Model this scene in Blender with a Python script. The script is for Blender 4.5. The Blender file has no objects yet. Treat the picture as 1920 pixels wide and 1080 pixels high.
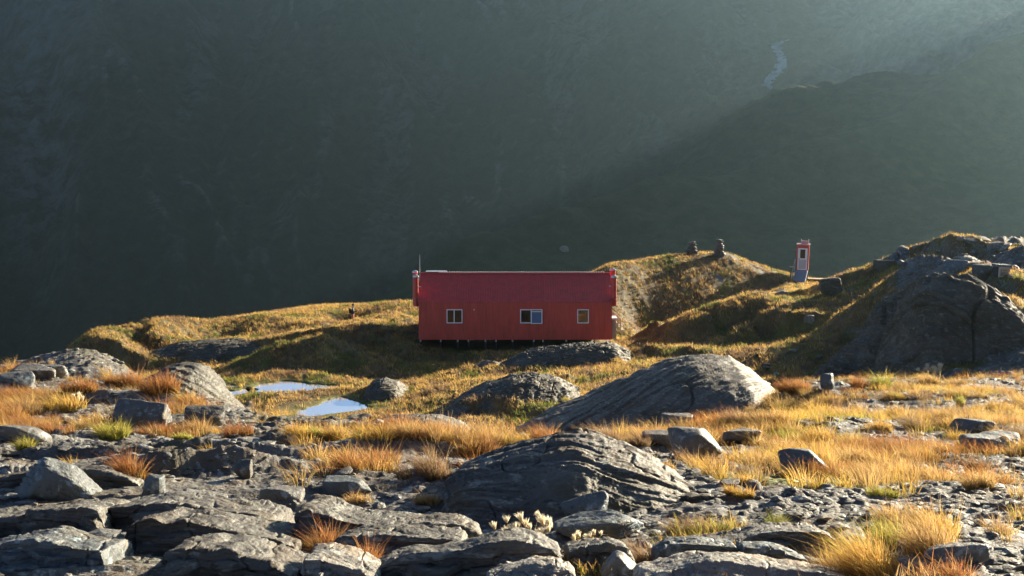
import bpy, bmesh, math, random
import numpy as np
from mathutils import Vector, Matrix

# ------------------------------------------------------------------ camera, sky, sun
SC = bpy.context.scene
F, PITCH = 2637.0, math.atan(270 / 2637.0)          # focal length in pixels of a 1920 px wide frame
cam_data = bpy.data.cameras.new('camera')
cam_data.sensor_width = 36.0
cam_data.lens = 36.0 * F / 1920.0
cam_data.clip_start, cam_data.clip_end = 0.1, 20000
cam = bpy.data.objects.new('camera', cam_data)
cam.rotation_euler = (math.pi / 2 - PITCH, 0, 0)
SC.collection.objects.link(cam)
SC.camera = cam

SUN_AZ, SUN_EL = math.radians(45), math.radians(16.5)   # azimuth from the view direction towards the right
world = bpy.data.worlds.new('World')
SC.world = world
world.use_nodes = True
wn = world.node_tree
sky = wn.nodes.new('ShaderNodeTexSky')
sky.sky_type = 'NISHITA'
sky.sun_disc = False
sky.sun_elevation = SUN_EL
sky.sun_rotation = SUN_AZ
sky.altitude = 2500
sky.air_density = 0.42
sky.dust_density = 1.6
wn.links.new(sky.outputs[0], wn.nodes['Background'].inputs[0])
wn.nodes['Background'].inputs[1].default_value = 0.05

sun_data = bpy.data.lights.new('sun', 'SUN')
sun_data.energy = 5.0
sun_data.angle = math.radians(0.5)
sun_data.color = (1.0, 0.83, 0.60)
sun = bpy.data.objects.new('sun', sun_data)
SUN_DIR = Vector((math.sin(SUN_AZ) * math.cos(SUN_EL), math.cos(SUN_AZ) * math.cos(SUN_EL), math.sin(SUN_EL)))
sun.rotation_euler = SUN_DIR.to_track_quat('Z', 'Y').to_euler()
SC.collection.objects.link(sun)

SC.view_settings.view_transform = 'Standard'
SC.view_settings.look = 'None'
SC.view_settings.exposure = 2.0
SC.view_settings.gamma = 1.0
SC.cycles.max_bounces = 6
SC.cycles.diffuse_bounces = 3
SC.cycles.transmission_bounces = 5
SC.cycles.transparent_max_bounces = 8
SC.cycles.volume_bounces = 0
SC.cycles.use_denoising = True
SC.cycles.caustics_reflective = False
SC.cycles.caustics_refractive = False
SC.cycles.sample_clamp_indirect = 6.0

random.seed(7)
RNG = np.random.default_rng(11)

# ------------------------------------------------------------------ numeric helpers
def ray(u, v):
    """pixel of the 1920x1080 frame -> (x/y, z/y)"""
    s, c = math.sin(PITCH), math.cos(PITCH)
    k = (540 - v) / F
    y = c + k * s
    return ((u - 960) / F) / y, (-s + k * c) / y

def at(u, v, Y):
    a, t = ray(u, v)
    return (a * Y, Y, t * Y)

def sstep(a, b, x):
    t = np.clip((x - a) / (b - a), 0, 1)
    return t * t * (3 - 2 * t)

def _hash(ix, iy, iz, seed):
    h = (ix * 374761393 + iy * 668265263 + iz * 1440662683 + seed * 974634777) & 0xFFFFFFFF
    h = ((h ^ (h >> 13)) * 1274126177) & 0xFFFFFFFF
    return h ^ (h >> 16)

def noise2(x, y, seed=0):
    x = np.asarray(x, float); y = np.asarray(y, float)
    ix = np.floor(x).astype(np.int64); iy = np.floor(y).astype(np.int64)
    fx = x - ix; fy = y - iy
    ux = fx * fx * fx * (fx * (fx * 6 - 15) + 10); uy = fy * fy * fy * (fy * (fy * 6 - 15) + 10)
    def g(dx, dy):
        ang = (_hash(ix + dx, iy + dy, 0, seed) & 0xFFFF) * (2 * math.pi / 65536)
        return np.cos(ang) * (fx - dx) + np.sin(ang) * (fy - dy)
    a = g(0, 0); b = g(1, 0); c = g(0, 1); d = g(1, 1)
    return (a + (b - a) * ux + (c - a) * uy + (a - b - c + d) * ux * uy) * 1.5

def noise3(p, seed=0):
    ip = np.floor(p).astype(np.int64); f = p - ip
    u = f * f * (3 - 2 * f)
    out = 0
    for dx in (0, 1):
        for dy in (0, 1):
            for dz in (0, 1):
                h = _hash(ip[:, 0] + dx, ip[:, 1] + dy, ip[:, 2] + dz, seed) & 0xFFFF
                w = (u[:, 0] if dx else 1 - u[:, 0]) * (u[:, 1] if dy else 1 - u[:, 1]) * (u[:, 2] if dz else 1 - u[:, 2])
                out = out + w * (h / 32767.5 - 1)
    return out

def fbm2(x, y, oct=4, seed=0, gain=0.5):
    s, a, f = 0, 1.0, 1.0
    for i in range(oct):
        s = s + a * noise2(x * f, y * f, seed + i * 17); a *= gain; f *= 2.03
    return s

def fbm3(p, oct=4, seed=0, gain=0.5):
    s, a, f = 0, 1.0, 1.0
    for i in range(oct):
        s = s + a * noise3(p * f + i * 3.7, seed + i * 17); a *= gain; f *= 2.03
    return s

class RBF:
    """smooth surface through scattered (x, y, z) points, in (x/y, ln y) space"""
    def __init__(self, pts, c=0.02):
        p = np.array(pts, float)
        self.q = np.stack([p[:, 0] / p[:, 1], np.log(p[:, 1])], 1)
        self.c = c
        n = len(p)
        A = np.zeros((n + 3, n + 3))
        A[:n, :n] = self._phi(self.q, self.q) + np.eye(n) * 1e-4 * -1
        P = np.concatenate([np.ones((n, 1)), self.q], 1)
        A[:n, n:] = P; A[n:, :n] = P.T
        rhs = np.zeros(n + 3); rhs[:n] = p[:, 2] / p[:, 1]      # interpolate the slope z/y
        self.w = np.linalg.solve(A, rhs); self.n = n
    def _phi(self, a, b):
        d2 = (a[:, None, 0] - b[None, :, 0]) ** 2 + (a[:, None, 1] - b[None, :, 1]) ** 2
        return np.sqrt(d2 + self.c ** 2)
    def grid(self, a, b):
        G = np.zeros((len(b), len(a)))
        for i, bi in enumerate(b):
            q = np.stack([a, np.full_like(a, bi)], 1)
            G[i] = self._phi(q, self.q) @ self.w[:self.n] + self.w[self.n] + q @ self.w[self.n + 1:]
        return G * np.exp(b)[:, None]

def axis(dense, n_dense, wide, n_wide):
    m = np.linspace(-dense, dense, n_dense)
    k = dense + (wide - dense) * np.linspace(0, 1, n_wide + 1)[1:] ** 1.5
    return np.concatenate([-k[::-1], m, k])

class Sheet:
    """height field on a fan of columns (x/y) and rows (ln y)"""
    def __init__(self, a, b):
        self.a, self.b = a, b
        self.A, self.B = np.meshgrid(a, b)
        self.Y = np.exp(self.B); self.X = self.A * self.Y
    def fill(self, rbf, sub=5):
        ca = self.a[::sub] if self.a[::sub][-1] == self.a[-1] else np.append(self.a[::sub], self.a[-1])
        cb = self.b[::sub] if self.b[::sub][-1] == self.b[-1] else np.append(self.b[::sub], self.b[-1])
        C = rbf.grid(ca, cb)
        R = np.array([np.interp(self.a, ca, row) for row in C])
        j = np.clip(np.searchsorted(cb, self.b) - 1, 0, len(cb) - 2)
        w = ((self.b - cb[j]) / (cb[j + 1] - cb[j]))[:, None]
        self.Z = R[j] * (1 - w) + R[j + 1] * w
    def z(self, x, y, G=None):
        G = self.Z if G is None else G
        x = np.asarray(x, float); y = np.asarray(y, float)
        a = x / y; b = np.log(y)
        i = np.clip(np.searchsorted(self.a, a) - 1, 0, len(self.a) - 2)
        j = np.clip(np.searchsorted(self.b, b) - 1, 0, len(self.b) - 2)
        wa = np.clip((a - self.a[i]) / (self.a[i + 1] - self.a[i]), 0, 1)
        wb = np.clip((b - self.b[j]) / (self.b[j + 1] - self.b[j]), 0, 1)
        return (G[j, i] * (1 - wa) + G[j, i + 1] * wa) * (1 - wb) + (G[j + 1, i] * (1 - wa) + G[j + 1, i + 1] * wa) * wb
    def hit(self, u, v, ymin=0):
        """where the line of sight through a photo pixel meets the sheet"""
        a, t = ray(u, v)
        i = int(np.clip(np.searchsorted(self.a, a), 0, len(self.a) - 1))
        T = self.Z[:, i] / np.exp(self.b)
        k = np.where((T >= t) & (np.exp(self.b) >= ymin))[0]
        k = int(k[0]) if len(k) else len(self.b) - 1
        if k > 0 and T[k] > T[k - 1] and math.exp(self.b[k - 1]) >= ymin:
            w = (t - T[k - 1]) / (T[k] - T[k - 1]); Y = math.exp(self.b[k - 1] * (1 - w) + self.b[k] * w)
        else:
            Y = math.exp(self.b[k])
        return a * Y, Y, float(self.z(a * Y, Y))
    def mesh(self, name):
        nr, nc = self.A.shape
        me = bpy.data.meshes.new(name)
        co = np.stack([self.X, self.Y, self.Z], 2).reshape(-1, 3)
        idx = np.arange(nr * nc).reshape(nr, nc)
        q = np.stack([idx[:-1, :-1], idx[:-1, 1:], idx[1:, 1:], idx[1:, :-1]], 2).reshape(-1, 4)
        quick_mesh(me, co, q)
        return me

def quick_mesh(me, co, faces, smooth=True):
    co = np.asarray(co, np.float32); faces = np.asarray(faces, np.int32)
    k = faces.shape[1]
    me.vertices.add(len(co)); me.vertices.foreach_set('co', co.ravel())
    me.loops.add(faces.size); me.loops.foreach_set('vertex_index', faces.ravel())
    me.polygons.add(len(faces))
    me.polygons.foreach_set('loop_start', np.arange(0, faces.size, k, dtype=np.int32))
    me.polygons.foreach_set('loop_total', np.full(len(faces), k, np.int32))
    me.polygons.foreach_set('use_smooth', np.full(len(faces), smooth, bool))
    me.update(calc_edges=True)

def color_attr(me, name, col):
    at_ = me.color_attributes.new(name, 'FLOAT_COLOR', 'POINT')
    c = np.ones((len(me.vertices), 4), np.float32); c[:, :col.shape[1]] = col
    at_.data.foreach_set('color', c.ravel())

def link(name, me, mat=None, parent=None, **props):
    o = bpy.data.objects.new(name, me)
    SC.collection.objects.link(o)
    if mat: me.materials.append(mat)
    if parent: o.parent = parent
    for k, v in props.items(): o[k] = v
    return o

def thing(name, label, cat, loc=(0, 0, 0), rot=(0, 0, 0), group=None):
    o = bpy.data.objects.new(name, None)
    SC.collection.objects.link(o)
    o.location = loc; o.rotation_euler = rot; o.empty_display_size = 0.2
    o['label'] = label; o['category'] = cat
    if group: o['group'] = group
    return o

def tag(o, label, cat, group=None):
    o['label'] = label; o['category'] = cat
    if group: o['group'] = group
    return o

# ------------------------------------------------------------------ materials
class N:
    def __init__(self, name):
        self.m = bpy.data.materials.new(name); self.m.use_nodes = True
        self.t = self.m.node_tree; self.bsdf = self.t.nodes['Principled BSDF']
        self.out = self.t.nodes['Material Output']
    def new(self, kind, **kw):
        n = self.t.nodes.new(kind)
        for k, v in kw.items(): setattr(n, k, v)
        return n
    def l(self, a, b): self.t.links.new(a, b)
    def pos(self, world=True, scale=(1, 1, 1), rot=(0, 0, 0)):
        mp = self.new('ShaderNodeMapping')
        if world: self.l(self.new('ShaderNodeNewGeometry').outputs['Position'], mp.inputs[0])
        else: self.l(self.new('ShaderNodeTexCoord').outputs['Object'], mp.inputs[0])
        mp.inputs['Scale'].default_value = scale; mp.inputs['Rotation'].default_value = rot
        return mp.outputs[0]
    def noise(self, vec, scale, detail=4, rough=0.55, dist=0.0):
        n = self.new('ShaderNodeTexNoise')
        n.inputs['Scale'].default_value = scale; n.inputs['Detail'].default_value = detail
        n.inputs['Roughness'].default_value = rough; n.inputs['Distortion'].default_value = dist
        self.l(vec, n.inputs['Vector'])
        return n.outputs[0]
    def ramp(self, fac, *stops):
        r = self.new('ShaderNodeValToRGB')
        e = r.color_ramp.elements
        while len(e) < len(stops): e.new(0.5)
        for el, (p, c) in zip(e, stops):
            el.position = p
            el.color = (c, c, c, 1) if isinstance(c, (int, float)) else (*c, 1)
        self.l(fac, r.inputs[0])
        return r.outputs[0]
    def mix(self, fac, a, b, blend='MIX'):
        n = self.new('ShaderNodeMix', data_type='RGBA', blend_type=blend)
        for s, v in ((n.inputs['Factor'], fac), (n.inputs['A'], a), (n.inputs['B'], b)):
            if isinstance(v, (int, float)): s.default_value = v
            elif isinstance(v, tuple): s.default_value = (*v, 1)
            else: self.l(v, s)
        return n.outputs['Result']
    def math(self, op, a, b=0.0):
        n = self.new('ShaderNodeMath', operation=op)
        for s, v in ((n.inputs[0], a), (n.inputs[1], b)):
            if isinstance(v, (int, float)): s.default_value = v
            else: self.l(v, s)
        return n.outputs[0]
    def bump(self, h, strength, dist, prev=None):
        b = self.new('ShaderNodeBump')
        b.inputs['Strength'].default_value = strength; b.inputs['Distance'].default_value = dist
        self.l(h, b.inputs['Height'])
        if prev is not None: self.l(prev, b.inputs['Normal'])
        return b.outputs[0]
    def finish(self, col=None, rough=0.7, normal=None, spec=0.5, metal=0.0):
        b = self.bsdf
        if col is not None:
            if isinstance(col, tuple): b.inputs['Base Color'].default_value = (*col, 1)
            else: self.l(col, b.inputs['Base Color'])
        if isinstance(rough, (int, float)): b.inputs['Roughness'].default_value = rough
        else: self.l(rough, b.inputs['Roughness'])
        b.inputs['Specular IOR Level'].default_value = spec
        b.inputs['Metallic'].default_value = metal
        if normal is not None: self.l(normal, b.inputs['Normal'])
        return self.m

def rock_nodes(n, vec, k=1.0, tint=(1, 1, 1)):
    """grey schist: bluish grey with pale lichen, rusty stain and fine layering; returns colour and normal"""
    a = n.noise(vec, 0.9 * k, 6, 0.6)
    col = n.ramp(a, (0.30, (0.080, 0.076, 0.069)), (0.5, (0.165, 0.163, 0.152)), (0.72, (0.28, 0.275, 0.255)))
    st = n.noise(vec, 2.3 * k, 4, 0.6)
    col = n.mix(n.ramp(st, (0.46, 0.0), (0.64, 0.75)), col, (0.16, 0.12, 0.08))
    ms = n.noise(vec, 0.55 * k, 6, 0.7)
    col = n.mix(n.ramp(ms, (0.50, 0.0), (0.66, 0.75)), col, (0.095, 0.085, 0.042))
    li = n.noise(vec, 7.0 * k, 5, 0.7)
    col = n.mix(n.ramp(li, (0.56, 0.0), (0.64, 0.75)), col, (0.44, 0.46, 0.44))
    dk = n.noise(vec, 16.0 * k, 3, 0.6)
    col = n.mix(n.ramp(dk, (0.32, 0.8), (0.42, 0.0)), col, (0.055, 0.055, 0.055))
    col = n.mix(1.0, col, tint, 'MULTIPLY')
    h1 = n.noise(vec, 9.0 * k, 6, 0.65)
    h2 = n.noise(vec, 45.0 * k, 4, 0.6)
    nor = n.bump(h2, 0.35, 0.02 / k, n.bump(h1, 0.5, 0.06 / k))
    return col, nor

def make_rock(name, world=True, k=1.0, tint=(1, 1, 1), stretch=(1, 1, 1), rot=(0, 0, 0)):
    n = N(name)
    col, nor = rock_nodes(n, n.pos(world, stretch, rot), k, tint)
    return n.finish(col, 0.62, nor, 0.4)

M_ROCK = make_rock('schist', False)
M_ROCK_PALE = make_rock('pale_schist', False, tint=(1.55, 1.52, 1.45))
M_ROCK_BLUE = make_rock('blue_schist', False, tint=(0.82, 0.95, 1.05))
M_ROCK_DARK = make_rock('dark_schist', False, tint=(0.7, 0.68, 0.64))
M_MOSSY = make_rock('mossy_schist', False, 0.5, (0.55, 0.53, 0.45), (1, 1, 2.5), (0.4, 0.3, 0))
M_OUTCROP = make_rock('layered_schist', False, 0.8, (0.76, 0.73, 0.67), (1, 1, 3.5), (0.5, 0.1, 0))

def make_ground():
    n = N('alpine_ground')
    at_ = n.new('ShaderNodeAttribute', attribute_name='mask')
    sep = n.new('ShaderNodeSeparateColor'); n.l(at_.outputs['Color'], sep.inputs[0])
    rock_m, grav_m, moss_m = sep.outputs[0], sep.outputs[1], sep.outputs[2]
    v = n.pos()
    rcol, rnor = rock_nodes(n, v)
    tn = n.noise(v, 0.8, 6, 0.65)
    turf = n.ramp(tn, (0.30, (0.060, 0.055, 0.020)), (0.5, (0.15, 0.095, 0.035)), (0.70, (0.26, 0.16, 0.055)))
    t2 = n.noise(v, 0.22, 4, 0.6)
    turf = n.mix(n.ramp(t2, (0.52, 0.0), (0.62, 0.6)), turf, (0.075, 0.085, 0.022))
    turf = n.mix(moss_m, turf, (0.13, 0.14, 0.02))
    vo = n.new('ShaderNodeTexVoronoi'); vo.inputs['Scale'].default_value = 22; n.l(v, vo.inputs['Vector'])
    gcol = n.mix(0.65, vo.outputs['Color'], (0.22, 0.22, 0.215))
    hs = n.new('ShaderNodeHueSaturation'); hs.inputs['Saturation'].default_value = 0.12; hs.inputs['Value'].default_value = 0.62
    n.l(gcol, hs.inputs['Color'])
    gcol = n.mix(n.ramp(n.noise(v, 5, 4), (0.45, 0.0), (0.6, 0.75)), hs.outputs[0], (0.11, 0.075, 0.04))
    col = n.mix(grav_m, turf, gcol)
    fine = n.noise(v, 6, 4, 0.7)
    edge = n.math('ADD', rock_m, n.math('MULTIPLY', n.math('SUBTRACT', fine, 0.5), 0.9))
    rm = n.ramp(edge, (0.42, 0.0), (0.58, 1.0))
    col = n.mix(rm, col, rcol)
    hb = n.bump(n.noise(v, 30, 4, 0.7), 0.6, 0.03, rnor)
    hb = n.bump(vo.outputs['Distance'], 0.25, 0.03, hb)
    return n.finish(col, 0.75, hb, 0.3)
M_GROUND = make_ground()

def make_blade(name, trans=0.5):
    n = N(name)
    at_ = n.new('ShaderNodeAttribute', attribute_name='tint')
    col = at_.outputs['Color']
    d = n.new('ShaderNodeBsdfDiffuse'); n.l(col, d.inputs[0])
    t = n.new('ShaderNodeBsdfTranslucent'); n.l(col, t.inputs[0])
    m = n.new('ShaderNodeMixShader'); m.inputs[0].default_value = trans
    n.l(d.outputs[0], m.inputs[1]); n.l(t.outputs[0], m.inputs[2])
    n.t.nodes.remove(n.bsdf)
    n.l(m.outputs[0], n.out.inputs['Surface'])
    return n.m
M_BLADE = make_blade('dry_grass_blades', 0.55)

def make_mountain():
    n = N('mountain_slopes')
    at_ = n.new('ShaderNodeAttribute', attribute_name='mask')
    sep = n.new('ShaderNodeSeparateColor'); n.l(at_.outputs['Color'], sep.inputs[0])
    v = n.pos()
    a = n.noise(v, 0.009, 8, 0.62)
    col = n.ramp(a, (0.34, (0.012, 0.022, 0.012)), (0.5, (0.028, 0.038, 0.018)), (0.68, (0.052, 0.043, 0.027)))
    b = n.noise(v, 0.07, 6, 0.7)
    col = n.mix(n.ramp(b, (0.40, 0.85), (0.5, 0.0)), col, (0.008, 0.012, 0.010))
    col = n.mix(n.ramp(b, (0.56, 0.0), (0.68, 0.8)), col, (0.085, 0.085, 0.07))
    c = n.noise(v, 0.035, 7, 0.75)
    rk = n.math('MULTIPLY', sep.outputs[0], n.ramp(c, (0.42, 0.0), (0.6, 1.0)))
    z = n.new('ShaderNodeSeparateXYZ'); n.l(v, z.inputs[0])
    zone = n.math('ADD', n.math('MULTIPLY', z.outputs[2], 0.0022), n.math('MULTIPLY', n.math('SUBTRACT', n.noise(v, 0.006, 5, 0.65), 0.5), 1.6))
    col = n.mix(n.ramp(n.math('ADD', zone, 0.4), (0.2, 0.55), (0.85, 0.0)), col, (0.006, 0.010, 0.012))     # valley shade and haze painted into the colour: darker low, lighter high
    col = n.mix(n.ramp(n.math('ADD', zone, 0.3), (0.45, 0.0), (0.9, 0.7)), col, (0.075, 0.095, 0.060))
    col = n.mix(rk, col, (0.19, 0.20, 0.21))
    col = n.mix(sep.outputs[1], col, n.mix(n.ramp(b, (0.4, 0.0), (0.65, 1.0)), (0.12, 0.12, 0.115), (0.24, 0.235, 0.23)))
    col = n.mix(sep.outputs[2], col, n.mix(n.ramp(b, (0.4, 0.0), (0.65, 1.0)), (0.040, 0.066, 0.020), (0.085, 0.105, 0.036)))
    nor = n.bump(n.noise(v, 0.10, 7, 0.75), 1.0, 9.0)
    return n.finish(col, 0.9, nor, 0.1)
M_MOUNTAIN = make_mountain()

def simple(name, col, rough=0.6, spec=0.5, metal=0.0, var=0.25, scale=3.0, bump=0.0):
    n = N(name)
    v = n.pos(False)
    f = n.ramp(n.noise(v, scale, 5, 0.6), (0.3, 0.0), (0.7, 1.0))
    dark = tuple(c * (1 - var) for c in col); light = tuple(min(1, c * (1 + var)) for c in col)
    nor = n.bump(n.noise(v, scale * 8, 4), bump, 0.01) if bump else None
    return n.finish(n.mix(f, dark, light), rough, nor, spec, metal)

def make_water():
    n = N('tarn_water')
    nor = n.bump(n.noise(n.pos(), 3.0, 3), 0.02, 0.02)
    n.finish((0.92, 0.94, 0.95), 0.02, nor, 0.5, 0.82)
    n.bsdf.inputs['IOR'].default_value = 1.33
    return n.m
M_WATER = make_water()

# ------------------------------------------------------------------ near ground (one sheet, 2 m to 320 m away)
P = []
def cp(*triples):
    for u, v, Y in triples: P.append(at(u, v, Y))
def xyz(*pts): P.extend(pts)

for u in (-900, 0, 960, 1920, 2800):                      # under and beside the camera
    a, _ = ray(u, 600)
    for Y, z in ((1.0, -1.35), (2.0, -1.42), (3.3, -1.5)): P.append((a * Y, Y, z))
# stony terrace in front
cp((-500, 1080, 5.4), (0, 1080, 5.5), (480, 1080, 5.5), (960, 1080, 5.2), (1450, 1080, 5.0), (1920, 1080, 5.1), (2500, 1080, 5.2))
cp((-400, 1000, 7.2), (0, 1000, 7.1), (480, 1000, 7.2), (960, 1000, 7.1), (1450, 1000, 7.1), (1920, 1000, 7.2), (2400, 1000, 7.3))
cp((-400, 930, 9.2), (0, 930, 9.2), (480, 930, 9.3), (960, 930, 9.2), (1450, 930, 9.4), (1920, 930, 9.7), (2400, 930, 10))
cp((900, 962, 8.7), (1000, 978, 8.5), (1100, 985, 8.4), (1000, 950, 9.0), (1120, 955, 9.0), (1220, 975, 8.5))
cp((-400, 860, 12.2), (0, 860, 12.0), (480, 860, 12.2), (960, 860, 12.3), (1450, 860, 13.2), (1920, 860, 13.8), (2400, 860, 14))
cp((-400, 790, 17.2), (0, 795, 16.5), (320, 795, 16.4), (560, 806, 16.0), (760, 812, 16.0), (960, 822, 15.4), (1150, 822, 15.4))
cp((1320, 800, 17.5), (1500, 785, 20), (1700, 785, 20.5), (1920, 790, 20.5), (2400, 790, 20))
cp((-400, 740, 21), (0, 740, 20.8), (250, 740, 21), (400, 765, 18.8), (1450, 745, 26.0), (1600, 740, 27), (1920, 740, 27.5), (2400, 745, 26))
cp((-400, 695, 27), (0, 697, 26.5), (250, 700, 26), (360, 720, 23.5), (450, 775, 18.5), (1480, 728, 30), (1600, 722, 31), (1760, 720, 31.5), (1920, 715, 32), (2400, 715, 32))
cp((-400, 715, 24), (0, 716, 23.8), (160, 716, 23.8), (250, 716, 23.5), (-400, 702, 28.5), (0, 704, 28.2), (160, 706, 28), (250, 715, 27.2))
# behind the lip of the terrace
for u, Y, z in ((-400, 34, -8.0), (0, 34, -8.0), (250, 33, -8.0), (380, 28, -7.6), (480, 24, -6.6), (600, 22, -5.7), (800, 21, -5.5), (1000, 20, -5.4),
                (1200, 22, -5.8), (1350, 27, -6.6), (1480, 37, -8.0), (1700, 38, -8.1), (1920, 39, -8.1), (2400, 39, -8.1),
                (-400, 50, -14), (0, 50, -14), (250, 46, -13), (450, 40, -12.4), (700, 36, -11.2), (900, 34, -10), (1100, 33, -9.4),
                (1300, 40, -10.4), (1500, 50, -11.2), (1700, 45, -9.8), (1920, 45, -9.4), (2400, 48, -9.5)):
    P.append((ray(u, 600)[0] * Y, Y, z))
# floor of the hollow with the tarns
ZW = -12.9
for u, Y in ((430, 62), (520, 64), (600, 62), (720, 63), (640, 68), (560, 78), (480, 76), (440, 70), (620, 76)):
    P.append((ray(u, 600)[0] * Y, Y, ZW + 0.12))
cp((560, 786, 65.0), (700, 786, 62.5), (800, 790, 58), (860, 775, 59))
cp((780, 722, 75), (850, 715, 75), (900, 695, 77), (820, 775, 62), (900, 800, 52), (960, 790, 53), (1020, 770, 55), (960, 735, 62), (1050, 745, 60), (1000, 760, 57))
cp((700, 712, 79.3), (620, 711, 79.5), (800, 706, 79.5), (520, 709, 80.0))
# knoll that carries the hut
cp((600, 690, 81.5), (600, 662, 85.3), (700, 680, 82.5), (800, 676, 83), (900, 668, 84), (800, 657, 86.5), (900, 655, 86.5), (700, 645, 87.5), (990, 652, 85.5), (1090, 643, 86))
cp((480, 694, 82), (420, 708, 79.5), (500, 672, 85), (570, 655, 88.5), (640, 625, 92), (700, 604, 94), (760, 592, 95), (790, 618, 90))
cp((900, 622, 93), (1000, 620, 93), (1100, 620, 93), (900, 612, 98), (1100, 612, 100), (1165, 633, 90), (1180, 640, 88))
# back crest of the left spur with a dip in front of it
cp((785, 572, 108), (720, 571, 110), (660, 573, 113), (600, 573, 113), (560, 578, 112), (520, 585, 110), (450, 593, 108), (390, 602, 106), (330, 609, 104), (280, 620, 103), (220, 634, 101), (160, 651, 98.5), (120, 668, 96), (98, 692, 94))
cp((690, 600, 103), (620, 608, 101), (560, 625, 99), (720, 590, 104), (480, 625, 100), (400, 633, 99), (660, 585, 109), (600, 590, 107), (660, 598, 105.5))
cp((520, 640, 95), (440, 638, 95), (350, 641, 94.5), (300, 655, 93), (400, 690, 87), (300, 694, 88), (200, 690, 89), (150, 700, 89), (460, 684, 86.5))
for a, Y, z in ((-.36, 94, -20), (-.36, 80, -19), (-.45, 90, -32), (-.34, 70, -17), (-.30, 70, -15.5), (-.26, 74, -14.2), (-.33, 104, -24), (-.6, 80, -40), (-.6, 50, -22), (-.9, 60, -40)):
    P.append((a * Y, Y, z))
# hill with the cairns, behind and right of the hut
cp((1000, 548, 110), (1060, 538, 110), (1110, 522, 109), (1150, 505, 109), (1200, 490, 112), (1250, 486, 114), (1300, 487, 115), (1350, 497, 116), (1400, 503, 117), (1450, 512, 119), (1500, 525, 121), (1540, 529, 123))
cp((1100, 560, 106.5), (1180, 560, 108.5), (1180, 600, 106.6), (1180, 630, 104.8), (1250, 555, 110.5), (1250, 605, 107.6), (1300, 540, 112.4), (1300, 585, 109.2), (1380, 540, 114), (1420, 535, 116.5), (1350, 560, 110.4), (1090, 620, 104), (1180, 641, 100), (1250, 624, 101.5), (1300, 603, 102), (1100, 630, 99))
# lit spine running up from the tarns to the outhouse
cp((1000, 725, 66), (1060, 697, 71), (1110, 678, 75), (1160, 674, 79), (1200, 652, 84), (1240, 626, 86.5), (1290, 606, 90), (1340, 590, 93), (1400, 570, 97.5), (1450, 556, 102), (1500, 543, 109), (1545, 532, 119))
cp((1210, 632, 91), (1270, 610, 95), (1330, 585, 99), (1400, 560, 106), (1460, 543, 113))
# steep flank right of the spine
cp((1300, 622, 86), (1380, 602, 88), (1450, 583, 89), (1510, 562, 90), (1555, 545, 90), (1600, 523, 90), (1640, 505, 89), (1690, 474, 88), (1740, 458, 89), (1790, 451, 89), (1850, 446, 89), (1890, 456, 88), (1940, 452, 88), (2050, 450, 86))
cp((1150, 700, 70), (1220, 690, 72), (1300, 672, 75), (1400, 650, 78), (1500, 630, 79.5), (1580, 600, 80.5), (1640, 580, 80.5), (1690, 560, 80))
cp((1250, 735, 64), (1400, 712, 69), (1500, 695, 71), (1580, 690, 71), (1640, 680, 71), (1500, 722, 66), (1620, 720, 66))
cp((1700, 520, 79), (1760, 500, 78), (1830, 490, 77), (1900, 500, 75), (1840, 530, 69), (1910, 540, 68), (1890, 580, 63), (1920, 620, 60), (1960, 600, 62), (2050, 560, 64), (2050, 640, 58))
cp((1700, 640, 68), (1680, 700, 60), (1760, 700, 56), (1850, 690, 55), (1930, 670, 55.5), (2100, 690, 55))
# everything falls away behind the crests
for u, Y, z in ((1500, 130, -13.5), (1600, 128, -13), (1500, 150, -26), (1300, 126, -11), (1300, 145, -24), (1150, 124, -13.5), (1150, 140, -24), (900, 116, -14.5), (900, 135, -26),
                (700, 122, -15), (700, 140, -27), (500, 118, -16), (500, 135, -30), (300, 112, -18), (200, 112, -23), (100, 104, -24), (250, 128, -34), (60, 130, -50), (1700, 104, -9.5), (1850, 106, -9.5), (1800, 130, -22), (2000, 104, -9), (2000, 130, -22), (2400, 100, -10)):
    P.append((ray(u, 600)[0] * Y, Y, z))
for a in (-1.0, -.5, -.25, 0, .25, .5, 1.0):
    for Y, z in ((180, -60), (240, -110), (330, -190)): P.append((a * Y, Y, z))

GR = Sheet(axis(0.42, 960, 1.25, 70), np.concatenate([np.linspace(math.log(1.2), math.log(4.6), 60)[:-1], np.linspace(math.log(4.6), math.log(36), 640)[:-1],
                                               np.linspace(math.log(36), math.log(132), 560)[:-1], np.linspace(math.log(132), math.log(330), 40)]))
GR.fill(RBF(P, 0.03))
BASE = GR.Z.copy()

# tarn outlines, traced on the water level
def on_water(u, v):
    a, t = ray(u, v); Y = ZW / t
    return (a * Y, Y)
PONDS = [[(560, 783), (556, 772), (582, 763), (606, 755), (613, 750), (639, 744), (660, 750), (680, 757), (699, 766), (662, 771), (600, 780)],
         [(476, 729), (485, 720), (510, 718), (533, 714), (550, 715), (585, 720), (617, 722), (642, 724), (625, 728), (575, 733), (540, 738), (510, 737), (483, 739)],
         [(405, 734), (417, 732), (442, 733), (463, 728), (472, 731), (462, 738), (443, 743), (415, 743)],
         [(418, 724), (430, 721.5), (443, 723), (441, 726), (424, 726.5)]]
PONDS = [np.array([on_water(*p) for p in q]) for q in PONDS]

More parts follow.
